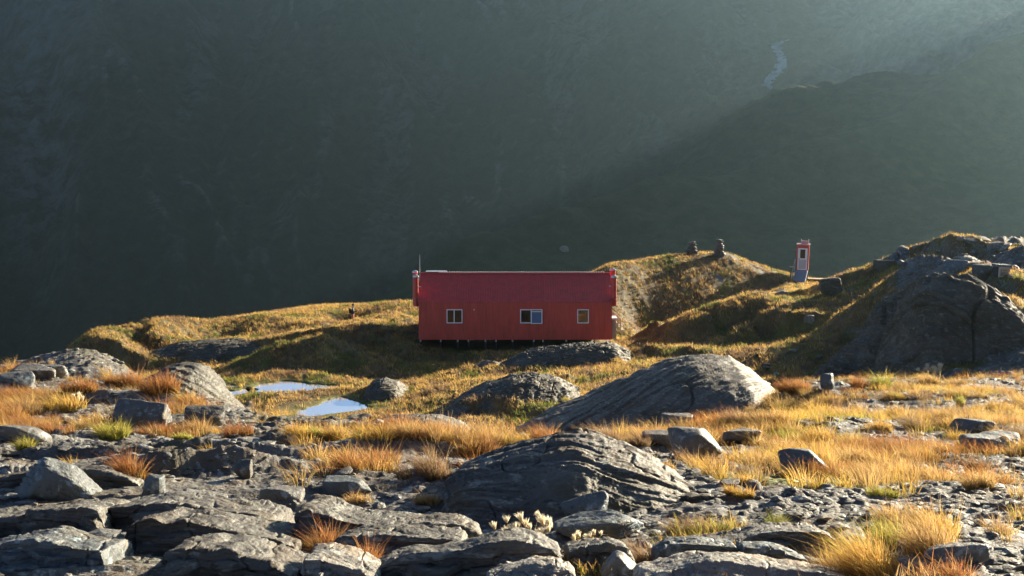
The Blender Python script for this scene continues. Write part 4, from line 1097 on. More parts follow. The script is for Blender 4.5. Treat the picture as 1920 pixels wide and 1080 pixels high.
def painted_iron(name, col):
    n = N(name)
    v = n.pos(False)
    a = n.noise(n.pos(False, scale=(1.4, 1.4, 0.35)), 1.6, 5, 0.65)
    c = n.mix(n.ramp(a, (0.3, 0.0), (0.7, 1.0)), tuple(x * 0.80 for x in col), tuple(min(1, x * 1.18) for x in col))
    st = n.noise(n.pos(False, scale=(9, 9, 0.5)), 1.0, 4, 0.6)
    c = n.mix(n.ramp(st, (0.48, 0.0), (0.72, 0.5)), c, tuple(x * 0.55 for x in col))
    nor = n.bump(n.noise(v, 30, 3), 0.08, 0.01)
    return n.finish(c, n.ramp(a, (0.3, 0.35), (0.7, 0.5)), nor, 0.5)
M_RED = painted_iron('red_painted_iron', (0.60, 0.068, 0.042))
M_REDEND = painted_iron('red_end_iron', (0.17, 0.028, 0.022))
M_REDROOF = painted_iron('red_roof_iron', (0.62, 0.055, 0.048))
M_REDROOF.node_tree.nodes['Principled BSDF'].inputs['Specular IOR Level'].default_value = 0.3
M_WHITE = simple('white_window_paint', (0.92, 0.92, 0.90), 0.45, var=0.04)
M_GALV = simple('galvanised_steel', (0.52, 0.53, 0.54), 0.35, metal=0.7, var=0.2, scale=6)
M_TIMBER = simple('weathered_timber', (0.55, 0.43, 0.29), 0.75, var=0.25, scale=7, bump=0.3)
M_PINE = simple('interior_pine_lining', (0.55, 0.38, 0.20), 0.6, var=0.2, scale=4)
M_DARKWOOD = simple('shade_dark_piles', (0.025, 0.022, 0.02), 0.8, var=0.3, scale=5)  # near black: shade under the hut is put into the pile colour
M_CREAM = simple('cream_tank_plastic', (0.60, 0.52, 0.36), 0.5, var=0.1)
M_SOLAR = simple('solar_cells', (0.012, 0.014, 0.03), 0.15, var=0.3)
M_BLUE = simple('blue_window_pane', (0.10, 0.18, 0.30), 0.5, var=0.2)  # plain blue colour over the pane of the open sash
M_GREENPIPE = simple('green_post_paint', (0.05, 0.16, 0.06), 0.5)
M_RAMP = simple('blue_grey_ramp_boards', (0.30, 0.36, 0.42), 0.5, var=0.15, scale=5)
M_DOORGLASS = simple('brown_door_glass', (0.05, 0.04, 0.03), 0.08, var=0.2)

def make_glass():
    n = N('window_glass'); n.t.nodes.remove(n.bsdf)
    g = n.new('ShaderNodeBsdfGlossy'); g.inputs['Roughness'].default_value = 0.03
    t = n.new('ShaderNodeBsdfTransparent'); t.inputs[0].default_value = (0.85, 0.88, 0.86, 1)
    f = n.new('ShaderNodeFresnel'); f.inputs[0].default_value = 1.5
    m = n.new('ShaderNodeMixShader'); n.l(f.outputs[0], m.inputs[0]); n.l(t.outputs[0], m.inputs[1]); n.l(g.outputs[0], m.inputs[2])
    n.l(m.outputs[0], n.out.inputs['Surface'])
    return n.m
M_GLASS = make_glass()

# ------------------------------------------------------------------ the red hut
YH = 87.0
xl, _, zb = at(785, 637, YH); xr = at(1147, 637, YH)[0]
zb = at(966, 637, YH)[2]
ze = at(966, 567, YH)[2] - zb; HALF = 3.1
zr = at(966, 512.5, YH + HALF)[2] - zb
HW = xr - xl; XC = (xl + xr) / 2
hut = thing('mountain_hut', 'long red corrugated iron mountain hut with three white framed windows on the grassy knoll', 'hut', (XC, YH + HALF, zb))
def hx(u): return at(u, 590, YH)[0] - XC
def hz_(v): return at(966, v, YH)[2] - zb
OPEN = [(hx(838), hz_(605.5), hx(866.5), hz_(580.5)), (hx(976), hz_(605.5), hx(1016.5), hz_(580.5)), (hx(1083), hz_(605.5), hx(1103.5), hz_(580.5))]
BACK = [(hx(1058), hz_(612), hx(1112), hz_(574))]
def corrugated_wall(y, x0, x1, z0, z1, holes, pitch=0.152, amp=0.008, sgn=-1):
    n = int((x1 - x0) / pitch * 8)
    xs = np.linspace(x0, x1, n + 1)
    for h in holes:
        for e in (h[0], h[2]): xs[np.argmin(np.abs(xs - e))] = e
    zs = sorted({z0, z1, *[h[1] for h in holes], *[h[3] for h in holes]})
    bm = bmesh.new(); g = [[bm.verts.new((x, y + sgn * amp * (1 - abs(math.sin(math.pi * x / pitch)) ** 0.6 * 2), z)) for z in zs] for x in xs]
    for i in range(n):
        for j in range(len(zs) - 1):
            cx, cz = (xs[i] + xs[i + 1]) / 2, (zs[j] + zs[j + 1]) / 2
            if any(h[0] < cx < h[2] and h[1] < cz < h[3] for h in holes): continue
            bm.faces.new((g[i][j], g[i + 1][j], g[i + 1][j + 1], g[i][j + 1]))
    return bm
def bm_link(bm, name, mat, parent, flip=False):
    if flip: bmesh.ops.reverse_faces(bm, faces=bm.faces[:])
    me = bpy.data.meshes.new(name); bm.to_mesh(me); bm.free()
    return link(name, me, mat, parent)
x0, x1 = -HW / 2, HW / 2
bm_link(corrugated_wall(-HALF, x0, x1, 0, ze, OPEN), 'wall', M_RED, hut)
bm_link(corrugated_wall(HALF, x0, x1, 0, ze, BACK, sgn=1), 'wall', M_RED, hut, True)
for sx in (x0, x1):
    MB().quad((sx, -HALF + .02, 0), (sx, HALF - .02, 0), (sx, HALF - .02, ze), (sx, 0, zr - 0.03), (sx, -HALF + .02, ze)).build('end_wall', M_REDEND, hut)
# roof, two slopes with corrugation running down the slope
def slope(sgn):
    pitch, amp = 0.152, 0.006
    n = int((HW + 0.12) / pitch * 8)
    xs = np.linspace(x0 - 0.06, x1 + 0.06, n + 1)
    bm = bmesh.new()
    ez = ze - 0.015; ey = HALF + 0.03
    top = [bm.verts.new((x, 0.0, zr + amp * math.cos(2 * math.pi * x / pitch))) for x in xs]
    low = [bm.verts.new((x, sgn * ey, ez + 0.02 + amp * math.cos(2 * math.pi * x / pitch))) for x in xs]
    for i in range(n):
        f = (low[i], low[i + 1], top[i + 1], top[i]) if sgn < 0 else (top[i], top[i + 1], low[i + 1], low[i])
        bm.faces.new(f)
    return bm
bm_link(slope(-1), 'roof', M_REDROOF, hut); bm_link(slope(1), 'roof', M_REDROOF, hut)
rc = MB()  # added pale blocks, standing in for sun glints along the ridge
for k in range(int((hx(1143) - hx(818)) / 0.155)):
    cx = hx(818) + 0.155 * (k + 0.5)
    rc.box(cx - .04, -.085, zr + .03, cx + .04, .16, zr + .10)
rc.build('ridge_glints', simple('pale_ridge_glint', (0.72, 0.62, 0.60), 0.35, metal=0.3, var=0.1), hut)
MB().bar((x0 - 0.05, 0.03, zr + 0.02), (x1 + 0.05, 0.03, zr + 0.02), 0.14, 0.05).build('ridge_cap', M_REDROOF, hut)
sp = MB().box(hx(793), 0.12, zr - 0.03, hx(832), 1.0, zr + 0.075, ).build('solar_panel', M_SOLAR, hut)
MB().box(hx(793) - .02, 0.08, zr + 0.076, hx(832) + .02, 1.0, zr + 0.10).build('panel_frame', M_GALV, sp)
MB().box(x0 + .03, -HALF + .06, 0.02, x1 - .03, HALF - .06, 0.06).build('floor', M_DARKWOOD, hut)
# pine lining, one partition beside the kitchen window
ln = MB()
ln.box(hx(1050), -HALF + .1, 0.07, hx(1050) + .05, HALF - .1, ze - .02)
ln.box(x1 - 0.12, -HALF + .1, 0.07, x1 - 0.07, HALF - .1, ze - .02)
ln.box(x0 + .05, -HALF + .1, ze - .02, x1 - .05, HALF - .1, ze + .03)
bx0, bz0, bx1, bz1 = BACK[0]; yb = HALF - .06
ln.box(hx(1050) + .06, yb - .02, .07, bx0, yb, ze - .03).box(bx1, yb - .02, .07, x1 - .13, yb, ze - .03).box(bx0, yb - .02, .07, bx1, yb, bz0).box(bx0, yb - .02, bz1, bx1, yb, ze - .03)
ln.build('pine_lining', M_PINE, hut)
bt = MB()
for k, (dx, hh) in enumerate(((-.18, .16), (-.05, .28), (.06, .2), (.2, .24))):
    bt.tube((hx(1093) + dx, -HALF + .22, OPEN[2][1] - 0.05), (hx(1093) + dx, -HALF + .22, OPEN[2][1] + hh), 0.045, 0.03, 10)
bt.build('sill_bottles', simple('pale_green_bottle', (0.45, 0.55, 0.40), 0.3), hut)
def window(o, mull=None, blind=None):
    a, b, c, d = o; y = -HALF; w = 0.055
    f = MB().box(a - .02, y - .05, b - .02, c + .02, y + .05, b + w - .02).box(a - .02, y - .05, d - w + .02, c + .02, y + .05, d + .02)
    f.box(a - .02, y - .05, b + w - .02, a + w - .02, y + .05, d - w + .02).box(c - w + .02, y - .05, b + w - .02, c + .02, y + .05, d - w + .02)
    if mull is not None: f.box(mull - .03, y - .045, b + w - .02, mull + .03, y + .045, d - w + .02)
    fr = f.build('window', M_WHITE, hut)
    MB().box(a + w - .022, y - .004, b + w - .022, c - w + .022, y + .004, d - w + .022).build('pane', M_GLASS, fr)
    return fr
window(OPEN[0], hx(851.5)); window(OPEN[2])
w2 = window(OPEN[1], hx(996))
a, b, c, d = hx(996) - .02, OPEN[1][1] - .04, OPEN[1][2] + .01, OPEN[1][3] - .09
y = -HALF - .11
sh = MB().box(a, y - .02, b, c, y + .02, b + .05).box(a, y - .02, d - .05, c, y + .02, d).box(a, y - .02, b + .05, a + .06, y + .02, d - .05).box(c - .06, y - .02, b + .05, c, y + .02, d - .05)
sh.box(a, y + .02, d - .03, a + .03, y + .10, d).box(c - .03, y + .02, d - .03, c, y + .10, d)
sh.build('opening_sash', M_WHITE, w2)
MB().box(a + .058, y - .006, b + .048, c - .058, y + .006, d - .048).build('blue_pane', M_BLUE, w2)
for u in (851, 1093):
    pass
MB().box(OPEN[0][0] - .3, -HALF + .5, .3, OPEN[0][2] + .3, -HALF + .55, ze - .1).build('bunk_board', simple('dark_bunk_board', (0.05, 0.045, 0.04), 0.8), hut)
MB().tube((hx(889.5), -HALF - .08, hz_(581)), (hx(888.5), -HALF + .02, hz_(580)), .035, .03, 10).build('wall_vent', M_WHITE, hut)
# flue pipes at the four corners
def flue(x, y, ztop, zbot, r=0.16):
    p = MB().tube((x, y, zbot), (x, y, ztop - .12), r, r, 20).build('flue_pipe', M_RED, hut, smooth=False)
    cp_ = MB().tube((x, y, ztop - .12), (x, y, ztop - .03), r + .04, r + .04, 20).tube((x, y, ztop - .03), (x, y, ztop + .05), r + .04, .04, 20)
    cp_.build('flue_cap', M_GALV, p)
    b_ = MB()
    for zz in (zbot + .4, zbot + 1.2): b_.box(min(x, x - np.sign(x) * .32), y - .02, zz, max(x, x - np.sign(x) * .32), y + .02, zz + .05)
    b_.build('pipe_bracket', M_GALV, p)
hz2 = lambda v, Y: at(966, v, Y)[2] - zb
flue(hx(778.5) + .02, -HALF + .5, hz2(516, YH + .5), hz2(574, YH + .5)); flue(at(778.5, 590, YH + 5.6)[0] - XC, HALF - .5, hz2(508, YH + 5.6), hz2(572, YH + 5.6))
flue(hx(1153) - .04, -HALF + .5, hz2(517, YH + .5), hz2(573, YH + .5), .17); flue(at(1146.5, 590, YH + 5.6)[0] - XC + .06, HALF - .5, hz2(504, YH + 5.6), hz2(570, YH + 5.6), .2)
an = MB().tube((hx(781.5), 0, zr - 0.5), (hx(781.5), 0, hz2(478, YH + HALF)), .02, .012, 8)
an.box(hx(781.5), -.02, zr - .12, x0 + .02, .02, zr - .06).build('antenna_mast', M_GALV, hut)
for k, u in enumerate((788, 826, 858, 878, 910, 930, 961, 1001, 1018, 1062, 1115)):
    x = hx(u)
    g = float(GR.z(XC + x, YH + .25)) - zb
    MB().box(x - .06, -HALF + .18, min(g - .3, -.5), x + .06, -HALF + .30, -0.01).build('pile', M_DARKWOOD, hut)
    MB().box(x - .05, -HALF + .02, -.14, x + .05, -HALF + .16, -0.01).build('joist_end', M_TIMBER, hut)
# landing and steps at the right-hand end
stp = MB()
lx0, lx1 = x1 + .02, hx(1158)
zl = hz_(600)
MB().box(lx0, -HALF + .5, hz_(632) - .2, hx(1157), -HALF + 1.6, hz_(602)).build('water_tank', M_CREAM, hut, bevel=.04)
MB().box(lx0, -HALF + .42, hz_(601.8), hx(1158.5), -HALF + 1.7, hz_(598)).build('tank_lid', M_WHITE, hut)
st = MB()
fx = [hx(1149), hx(1168)]; 
for yy_ in (-HALF + 1.9, -HALF + 3.0):
    st.bar((fx[0], yy_, hz_(590) + .0), (fx[1], yy_, hz_(606)), .09, .12)
    for k in range(5):
        x = fx[0] + (fx[1] - fx[0]) * k / 4
        st.bar((x, yy_, hz_(590 + 4 * k)), (x, yy_, hz_(622) if k > 1 else hz_(612)), .075, .075)
st.build('handrail', M_TIMBER, hut)
st = MB()
for k in range(4): st.box(hx(1157) + .1 * k, -HALF + 1.85, hz_(614 + 4.5 * k), hx(1162) + .14 * k, -HALF + 3.05, hz_(612 + 4.5 * k))
st.bar((hx(1156), -HALF + 1.84, hz_(612)), (hx(1171), -HALF + 1.84, hz_(632)), .05, .2)
st.box(lx0, -HALF + 1.8, hz_(614), hx(1157), -HALF + 3.4, hz_(611.5))
st.build('steps', M_TIMBER, hut)

# ------------------------------------------------------------------ the outhouse on the saddle
def boxframe(mb, x0, z0, x1, z1, y0, y1, w):
    mb.box(x0, y0, z0, x1, y1, z0 + w).box(x0, y0, z1 - w, x1, y1, z1).box(x0, y0, z0 + w, x0 + w, y1, z1 - w).box(x1 - w, y0, z0 + w, x1, y1, z1 - w)
    return mb
YT = 121.0
tx, _, tz = at(1503, 523.5, YT); k = YT / F
oh = thing('outhouse', 'tall narrow red outhouse with a white door and a ramp on the saddle at right', 'outhouse', (tx, YT, tz), (0, math.radians(1.6), math.radians(-13)))
W_ = 22.5 * k; HB = 17 * k; HT = 64.5 * k; DP = 1.15
MB().box(-W_ / 2, 0, HB, W_ / 2, DP, HT).build('wall', M_RED, oh)
MB().box(-W_ / 2 - .06, -.08, HT + .003, W_ / 2 + .06, DP + .08, HT + .075).build('roof', simple('pink_roof_edge', (0.62, 0.40, 0.36), 0.4, var=0.1), oh)
dr = boxframe(MB(), -.42, HB + .02, .40, HT - .28, -.05, -.003, .10).build('door', M_WHITE, oh)
MB().box(-.32, -.04, HB + .12, .30, -.004, HB + .93).build('lower_panel', simple('grey_door_panel', (0.55, 0.57, 0.58), 0.5, var=0.08), dr)
MB().box(-.32, -.045, HB + .93, .30, -.004, HB + 1.03).build('mid_rail', M_WHITE, dr)
MB().box(-.22, -.03, HB + 1.03, .20, -.006, HT - .38).build('pane', M_DOORGLASS, dr)
MB().box(-.32, -.035, HB + 1.03, -.22, -.004, HT - .38).box(.20, -.035, HB + 1.03, .30, -.004, HT - .38).build('glazing_bar', M_WHITE, dr)
MB().box(-.36, -.11, HB + .97, -.24, -.05, HB + 1.0).build('handle', simple('black_handle', (0.03, 0.03, 0.03), 0.4), dr)
vt = MB().box(-.16, .45, HT + .075, .40, .75, HT + .34).build('vent_cowl', simple('pink_vent', (0.62, 0.34, 0.34), 0.5, var=0.12), oh)
MB().box(-.22, .44, HT + .10, -.163, .76, HT + .47).box(.403, .44, HT + .10, .46, .76, HT + .47).build('cowl_side', M_GALV, vt)
rp = MB(); rp.quad((-.55, -.02, HB - .02), (.45, -.02, HB - .02), (.30, -1.35, -.05), (-.75, -1.35, -.05)).quad((-.55, -.02, HB - .08), (.45, -.02, HB - .08), (.30, -1.35, -.12), (-.75, -1.35, -.12))
rp.build('ramp', M_RAMP, oh)
MB().bar((.46, -.02, HB - .02), (.31, -1.36, -.05), .06, .10).build('ramp_edge', M_WHITE, oh)
hr = MB().bar((-.62, -.02, HB + .95), (-.80, -1.3, HB - .05), .045).bar((-.60, -.02, HB + .45), (-.78, -1.3, HB - .45), .035)
hr.bar((-.80, -1.3, -.1), (-.80, -1.3, HB - .05), .045).bar((-.62, -.03, HB - .1), (-.62, -.03, HB + .95), .045).build('handrail', M_GALV, oh)
lg = MB()
for xx_ in (-W_ / 2 + .08, W_ / 2 - .08):
    for yy_ in (.1, DP - .1): lg.box(xx_ - .06, yy_ - .06, -1.2, xx_ + .06, yy_ + .06, HB - .003)
lg.build('stilts', M_DARKWOOD, oh)
x, y, z = at(1484.5, 523, YT - .6); z = min(z, float(GR.z(x, y))) - .1
gp = thing('marker_post', 'short green double post left of the outhouse ramp', 'post', (x, y, z))
MB().tube((-.09, 0, 0), (-.09, 0, 1.15), .06, .06, 12).tube((.10, .02, 0), (.10, .02, 1.0), .05, .05, 12).build('post', M_GREENPIPE, gp)
MB().box(-.2, -.06, 1.1, .16, .06, 1.2).build('cap', M_CREAM, gp)
x, y, z = at(1533, 526, YT + .4); g = float(GR.z(x, y))
bw = thing('boardwalk', 'low pale boardwalk of weathered planks right of the outhouse', 'boardwalk', (x, y, max(z, g) + .02), (0, math.radians(3), 0.1))
pl = MB()
for i in range(9): pl.box(-.95 + .21 * i, -.5, .10, -.76 + .21 * i, .5, .15)
pl.build('planks', M_TIMBER, bw)
MB().box(-.95, -.45, -.25, .94, -.35, .098).box(-.95, .35, -.25, .94, .45, .098).build('bearer', M_DARKWOOD, bw)

# ------------------------------------------------------------------ cairns
def cairn(u, vb, vt_, w, Y0, label, seed):
    ys = np.linspace(107, 119, 60); a = ray(u, vb)[0]                # on the brow of the hill
    Y0 = float(ys[np.argmax(GR.z(a * ys, ys) / ys)]) - 0.4; x = a * Y0; z = float(GR.z(x, Y0)) - 0.03
    H = (vb - vt_) * 1.15 * Y0 / F; W = w * Y0 / F
    c = thing('cairn', label, 'cairn', (x, Y0, z), group=None)
    r = np.random.default_rng(seed); zz = -.05; n = 9
    for i in range(n):
        t = i / (n - 1); th = H / n * 1.08; ww = W * (1 - 0.55 * t ** 1.4)
        m = 3 if t < 0.45 else 2 if t < 0.85 else 1
        for j in range(m):
            s = rock_mesh('stone', seed + i * 7 + j, (ww / m * 1.25 * r.uniform(.85, 1.15), ww * .85, th * 1.15), sub=3, planes=9, k=12)
            o = link('stone', s, M_ROCK, c)
            o.location = ((j - (m - 1) / 2) * ww / m + r.normal(0, .03), r.normal(0, .04), zz + th / 2); o.rotation_euler = (0, r.normal(0, .06), r.uniform(-.3, .3))
        zz += th * 0.97
cairn(1297, 488, 466, 23, 115, 'left and slightly higher of the two stone cairns on the grassy hilltop', 501)
cairn(1348, 505, 478, 19, 116, 'right and more slender of the two stone cairns on the grassy hilltop', 557)

# ------------------------------------------------------------------ timber box, plank
x, y, z = GR.hit(1885, 520, 62)
cr = thing('timber_box', 'small pale timber box with a framed front on the right hand ridge', 'box', (x, y + .2, z), (0, 0.04, 0.15))
k = y / F; w_, h_ = 22 * k, 19 * k
boxframe(MB(), -w_ / 2, 0, w_ / 2, h_, -.04, .04, .07).build('front_frame', M_TIMBER, cr)
MB().box(-w_ / 2 + .07, -.02, .07, w_ / 2 - .07, .02, h_ - .07).build('front_panel', simple('grey_brown_board', (0.30, 0.24, 0.18), 0.7), cr)
boxframe(MB(), -.15, h_ * .52, .17, h_ * .82, -.06, -.022, .035).build('hatch_frame', simple('orange_wood', (0.60, 0.36, 0.20), 0.6), cr)
MB().box(-w_ / 2, .043, 0, -w_ / 2 + .05, .6, h_).box(w_ / 2 - .05, .043, 0, w_ / 2, .6, h_).box(-w_ / 2 + .052, .55, 0, w_ / 2 - .052, .6, h_).build('side_board', M_DARKWOOD, cr)
MB().box(-w_ / 2 - .05, -.06, h_ + .003, w_ / 2 + .05, .66, h_ + .12).build('lid', M_ROCK_BLUE, cr)
x2, y2, z2 = GR.hit(1912, 512, 62)
pk = MB().bar((-.55, 0, .42), (.5, -.1, .06), .14, .04).build('plank', M_TIMBER)
pk.location = (x + .85, y + .25, z + .02); tag(pk, 'pale plank leaning down to the right from the timber box', 'plank')

# ------------------------------------------------------------------ walker
def person():
    root = (PX, PY, float(GR.z(PX, PY)))
    sk = {  # joints: position and radius
        'hip': ((0, 0, .95), .15), 'waist': ((0, 0, 1.10), .135), 'chest': ((.01, 0, 1.30), .16), 'neck': ((.03, 0, 1.47), .06), 'head0': ((.05, 0, 1.55), .085), 'head1': ((.055, 0, 1.66), .09),
        'shl': ((0, .17, 1.40), .07), 'ell': ((.10, .24, 1.15), .05), 'wrl': ((.30, .22, 1.20), .034), 'hal': ((.38, .20, 1.22), .035),
        'shr': ((0, -.17, 1.40), .07), 'elr': ((.12, -.24, 1.16), .05), 'wrr': ((.34, -.18, 1.24), .034), 'har': ((.42, -.15, 1.26), .035),
        'hpl': ((0, .09, .88), .105), 'knl': ((.05, .10, .50), .07), 'anl': ((-.02, .11, .09), .045), 'tol': ((.14, .12, .04), .04),
        'hpr': ((0, -.09, .88), .105), 'knr': ((.10, -.10, .50), .07), 'anr': ((.12, -.11, .09), .045), 'tor': ((.28, -.11, .04), .04)}
    ed = [('hip', 'waist'), ('waist', 'chest'), ('chest', 'neck'), ('neck', 'head0'), ('head0', 'head1'), ('chest', 'shl'), ('shl', 'ell'), ('ell', 'wrl'), ('wrl', 'hal'), ('chest', 'shr'), ('shr', 'elr'),
          ('elr', 'wrr'), ('wrr', 'har'), ('hip', 'hpl'), ('hpl', 'knl'), ('knl', 'anl'), ('anl', 'tol'), ('hip', 'hpr'), ('hpr', 'knr'), ('knr', 'anr'), ('anr', 'tor')]
    for sd, hnd, yy_ in (('l', 'hal', -1), ('r', 'har', 1)):
        hp = Vector(sk[hnd][0])
        for i in range(4):
            a = hp + Vector((.035, .022 * (i - 1.5), .005)); b = hp + Vector((.085 - .006 * abs(i - 1.3), .020 * (i - 1.5), -.012))
            sk[f'f{sd}{i}a'] = (tuple(a), .011); sk[f'f{sd}{i}b'] = (tuple(b), .009); ed += [(hnd, f'f{sd}{i}a'), (f'f{sd}{i}a', f'f{sd}{i}b')]
        sk[f't{sd}'] = (tuple(hp + Vector((.04, yy_ * -.045, .03))), .011); ed.append((hnd, f't{sd}'))
    names = list(sk); me = bpy.data.meshes.new('person')
    me.from_pydata([sk[n][0] for n in names], [(names.index(a), names.index(b)) for a, b in ed], [])
    o = bpy.data.objects.new('person', me); SC.collection.objects.link(o)
    sm = o.modifiers.new('skin', 'SKIN'); ss = o.modifiers.new('sub', 'SUBSURF'); ss.levels = ss.render_levels = 2
    for i, n in enumerate(names):
        me.skin_vertices[0].data[i].radius = (sk[n][1], sk[n][1]); me.skin_vertices[0].data[i].use_root = (n == 'hip')
    dg = bpy.context.evaluated_depsgraph_get()
    m2 = bpy.data.meshes.new_from_object(o.evaluated_get(dg)); m2.name = 'person'
    o.modifiers.clear(); o.data = m2
    m2.materials.clear()
    for m in (simple('black_jacket', (0.02, 0.02, 0.022), 0.7), simple('salmon_trousers', (0.55, 0.20, 0.14), 0.7), simple('skin', (0.55, 0.36, 0.27), 0.5), simple('boots', (0.06, 0.045, 0.035), 0.7)): m2.materials.append(m)
    for p in m2.polygons:
        c = p.center
        p.use_smooth = True
        p.material_index = 3 if c.z < .14 else 1 if c.z < 1.0 and abs(c.x) < .3 and not (abs(c.y) > .19) else 2 if c.z > 1.50 or c.x > .35 else 0
    o.location = root; tag(o, 'person in black jacket and salmon trousers standing on the grassy crest left of the hut', 'person')
    hm = rock_mesh('hair', 9, (.21, .20, .17), sub=3, planes=5, k=4, rough=.01, bedA=0)
    link('hair', hm, simple('dark_hair', (0.02, 0.015, 0.012), 0.6), o).location = (.03, 0, 1.70)
    bp = rock_mesh('rucksack', 10, (.20, .30, .46), sub=3, planes=5, k=8, rough=.01, bedA=0)
    link('rucksack', bp, simple('dark_rucksack', (0.015, 0.016, 0.02), 0.7), o).location = (-.20, 0, 1.24)
    fm = MB().box(.135, -.012, 1.585, .16, .012, 1.615).build('nose', bpy.data.materials['skin'], o)
    return o
person()

# ------------------------------------------------------------------ white seed heads
M_FLUFF = make_blade('white_seed_fluff', 0.5)
def seed_plant(u, vb, w, h, n, label, seed, heads):
    x, y, z = GR.hit(u, vb, 6.3)
    k = y / F
    p = thing('seed_head_plant', label, 'seeding plant', (x, y, z))
    link('leaves', tussock_mesh('leaves', 'gold', w * k * .7, h * k * .55, seed, 260, 0.003, .6, .5), None, p)
    r = np.random.default_rng(seed)
    for i in range(n):
        hu, hv = heads[i] if heads else (u + r.uniform(-.5, .5) * w, vb - r.uniform(.45, 1.0) * h)
        X_, _, Z_ = at(hu, hv, y + r.uniform(-.04, .04)); tip = Vector((X_ - x, r.uniform(-.05, .05), Z_ - z))
        foot = Vector((tip.x * .45 + r.uniform(-.02, .02), 0, -.01))
        st_ = MB()
        mid = (foot + tip) / 2 + Vector((-.01, 0, .012))
        st_.tube(foot, mid, .0022, .002, 5).tube(mid, tip, .002, .0016, 5)
        so = st_.build('stem', simple('straw_stem', (0.50, 0.36, 0.14), 0.6) if 'straw_stem' not in bpy.data.materials else bpy.data.materials['straw_stem'], p)
        m = 110; th = r.uniform(0, 2 * math.pi, m)
        lean = np.stack([np.cos(th), np.sin(th)], 1) * r.uniform(.05, .6, (m, 1))
        s = (11 if heads else 7) * k * r.uniform(.8, 1.25)
        fl = blade_field('seed_head', np.tile(np.array([[0, 0, -s * .4]]), (m, 1)), r.uniform(.7, 1.7, m) * s, lean, r.uniform(0, 3.14, m), np.full(m, s * .16), np.tile((.86, .74, .50), (m, 1)), np.tile((.92, .86, .70), (m, 1)), 2, 1.0)
        fl.materials.clear()
        o = link('seed_head', fl, M_FLUFF, so); o.location = tip; o.rotation_euler = (r.normal(0, .3), r.normal(-.25, .35), 0)
H1 = [(927, 991), (950, 982), (949, 992), (957, 998), (949, 1003), (965, 983), (972, 987), (977, 979), (985, 985), (967, 994), (994, 997), (985, 1011), (1003, 1013), (1011, 972), (1017, 980), (1028, 977), (1034, 990), (1015, 998), (1019, 985), (1028, 992)]
seed_plant(985, 1032, 105, 55, len(H1), 'clump of tall white seed heads glowing behind the dark rounded ledge', 611, H1)
seed_plant(1105, 1036, 56, 34, 16, 'smaller clump of cream seed heads right of the tall white ones', 617, None)
seed_plant(1745, 712, 46, 24, 14, 'tuft of white flowers on the brink of the right terrace below the crag', 621, None)
seed_plant(143, 760, 26, 18, 9, 'pale seed heads beside the glowing yellow tussock on the left terrace', 631, None)

# ------------------------------------------------------------------ loose stones
sp_ = [rock_mesh('loose_stone', 700 + i, (1, r0, hh), sub=3, planes=10, k=16, bedA=0.03, rough=.04) for i, (r0, hh) in enumerate(((.8, .22), (.7, .34), (.9, .18), (.6, .28), (.8, .42), (.75, .2)))]
for i, m in enumerate(sp_): m.materials.append((M_ROCK, M_ROCK_BLUE, M_ROCK_PALE)[i % 3])
r = np.random.default_rng(88)
for (u0, u1), (v0, v1), cnt, label, grp in (((-60, 480), (745, 930), 68, 'loose grey stone lying on the left terrace', 'loose stones of the left terrace'),
                                            ((480, 1330), (815, 960), 74, 'loose grey stone lying on the middle gravel', 'loose stones of the middle gravel'),
                                            ((1330, 1990), (725, 1000), 90, 'loose grey stone lying among the grass of the right terrace', 'loose stones of the right terrace')):
    for i in range(cnt):
        x, y, z = GR.hit(r.uniform(u0, u1), v0 + (v1 - v0) * r.uniform())
        if y > 34: continue
        s = r.uniform(8, 26) * r.uniform(.6, 1.3) * (y / F) * (0.8 + 1.5 * (r.uniform() > .88))
        o = link('loose_stone', sp_[int(r.integers(0, 6))])
        o.location = (x, y, z + s * .08); o.rotation_euler = (r.normal(0, .15), r.normal(0, .15), r.uniform(0, 6.28)); o.scale = (s, s, s)
        tag(o, label, 'stone', grp)
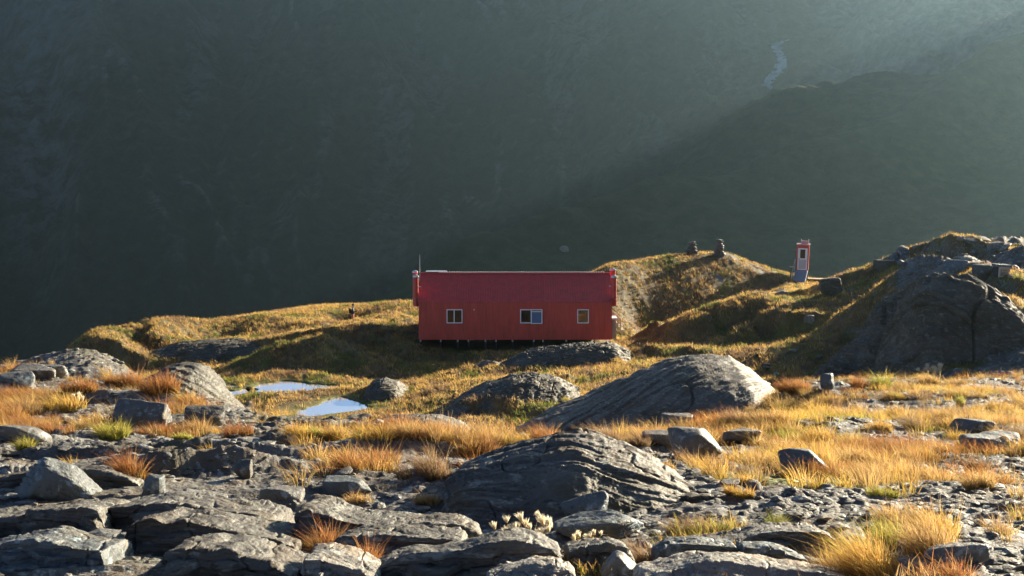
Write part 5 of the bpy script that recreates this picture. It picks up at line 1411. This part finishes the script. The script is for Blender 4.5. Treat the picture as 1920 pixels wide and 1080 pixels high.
for i in range(40):
    x, y, z = GR.hit(r.uniform(1640, 1960), r.uniform(446, 520), 64)
    if y > 100: continue
    s = r.uniform(.25, .95) * r.uniform(.5, 1.2)
    o = link('loose_stone', sp_[int(r.integers(0, 6))])
    o.location = (x, y, z + s * .08); o.rotation_euler = (r.normal(0, .2), r.normal(0, .2), r.uniform(0, 6.28)); o.scale = (s, s, s * 1.4)
    tag(o, 'broken grey stone scattered along the crest of the right hand ridge', 'stone', 'broken stones of the right ridge')
for i in range(24):
    x, y, z = GR.hit(r.uniform(1420, 1700), r.uniform(655, 712), 50)
    if y > 90: continue
    s = r.uniform(.2, .7) * r.uniform(.5, 1.2)
    o = link('loose_stone', sp_[int(r.integers(0, 6))])
    o.location = (x, y, z + s * .1); o.rotation_euler = (r.normal(0, .2), r.normal(0, .2), r.uniform(0, 6.28)); o.scale = (s, s, s * 1.3)
    tag(o, 'pale grey stone fallen at the foot of the shaded slope left of the crag', 'stone', 'fallen stones below the shaded slope')
# gravel (nobody could count it)
v_, f_ = ico(1)
xx, yy, zz, r = scatter(34000, 801, 4.6, 33, .58, grav + 0.45 * ROCKM, (0.3, 1.1), 0)
n = len(xx); s = np.exp(r.normal(-3.75, .55, n)) * (0.6 + yy / 22); s = np.clip(s, .008, .11)
rot = r.uniform(0, 6.28, n); el = r.uniform(.6, 1.0, n); ht = r.uniform(.14, .42, n)
jit = 1 + r.normal(0, .16, (n, len(v_)))
vx = v_[None, :, 0] * s[:, None] * jit; vy = v_[None, :, 1] * (s * el)[:, None] * jit; vz = v_[None, :, 2] * (s * ht)[:, None] * jit
co = np.stack([xx[:, None] + vx * np.cos(rot)[:, None] - vy * np.sin(rot)[:, None], yy[:, None] + vx * np.sin(rot)[:, None] + vy * np.cos(rot)[:, None], zz[:, None] + vz + (s * ht * .2)[:, None]], 2).reshape(-1, 3)
ff = (f_[None] + (np.arange(n) * len(v_))[:, None, None]).reshape(-1, 3)
me = bpy.data.meshes.new('gravel'); quick_mesh(me, co, ff, False)
link('gravel', me, M_ROCK, kind='stuff')
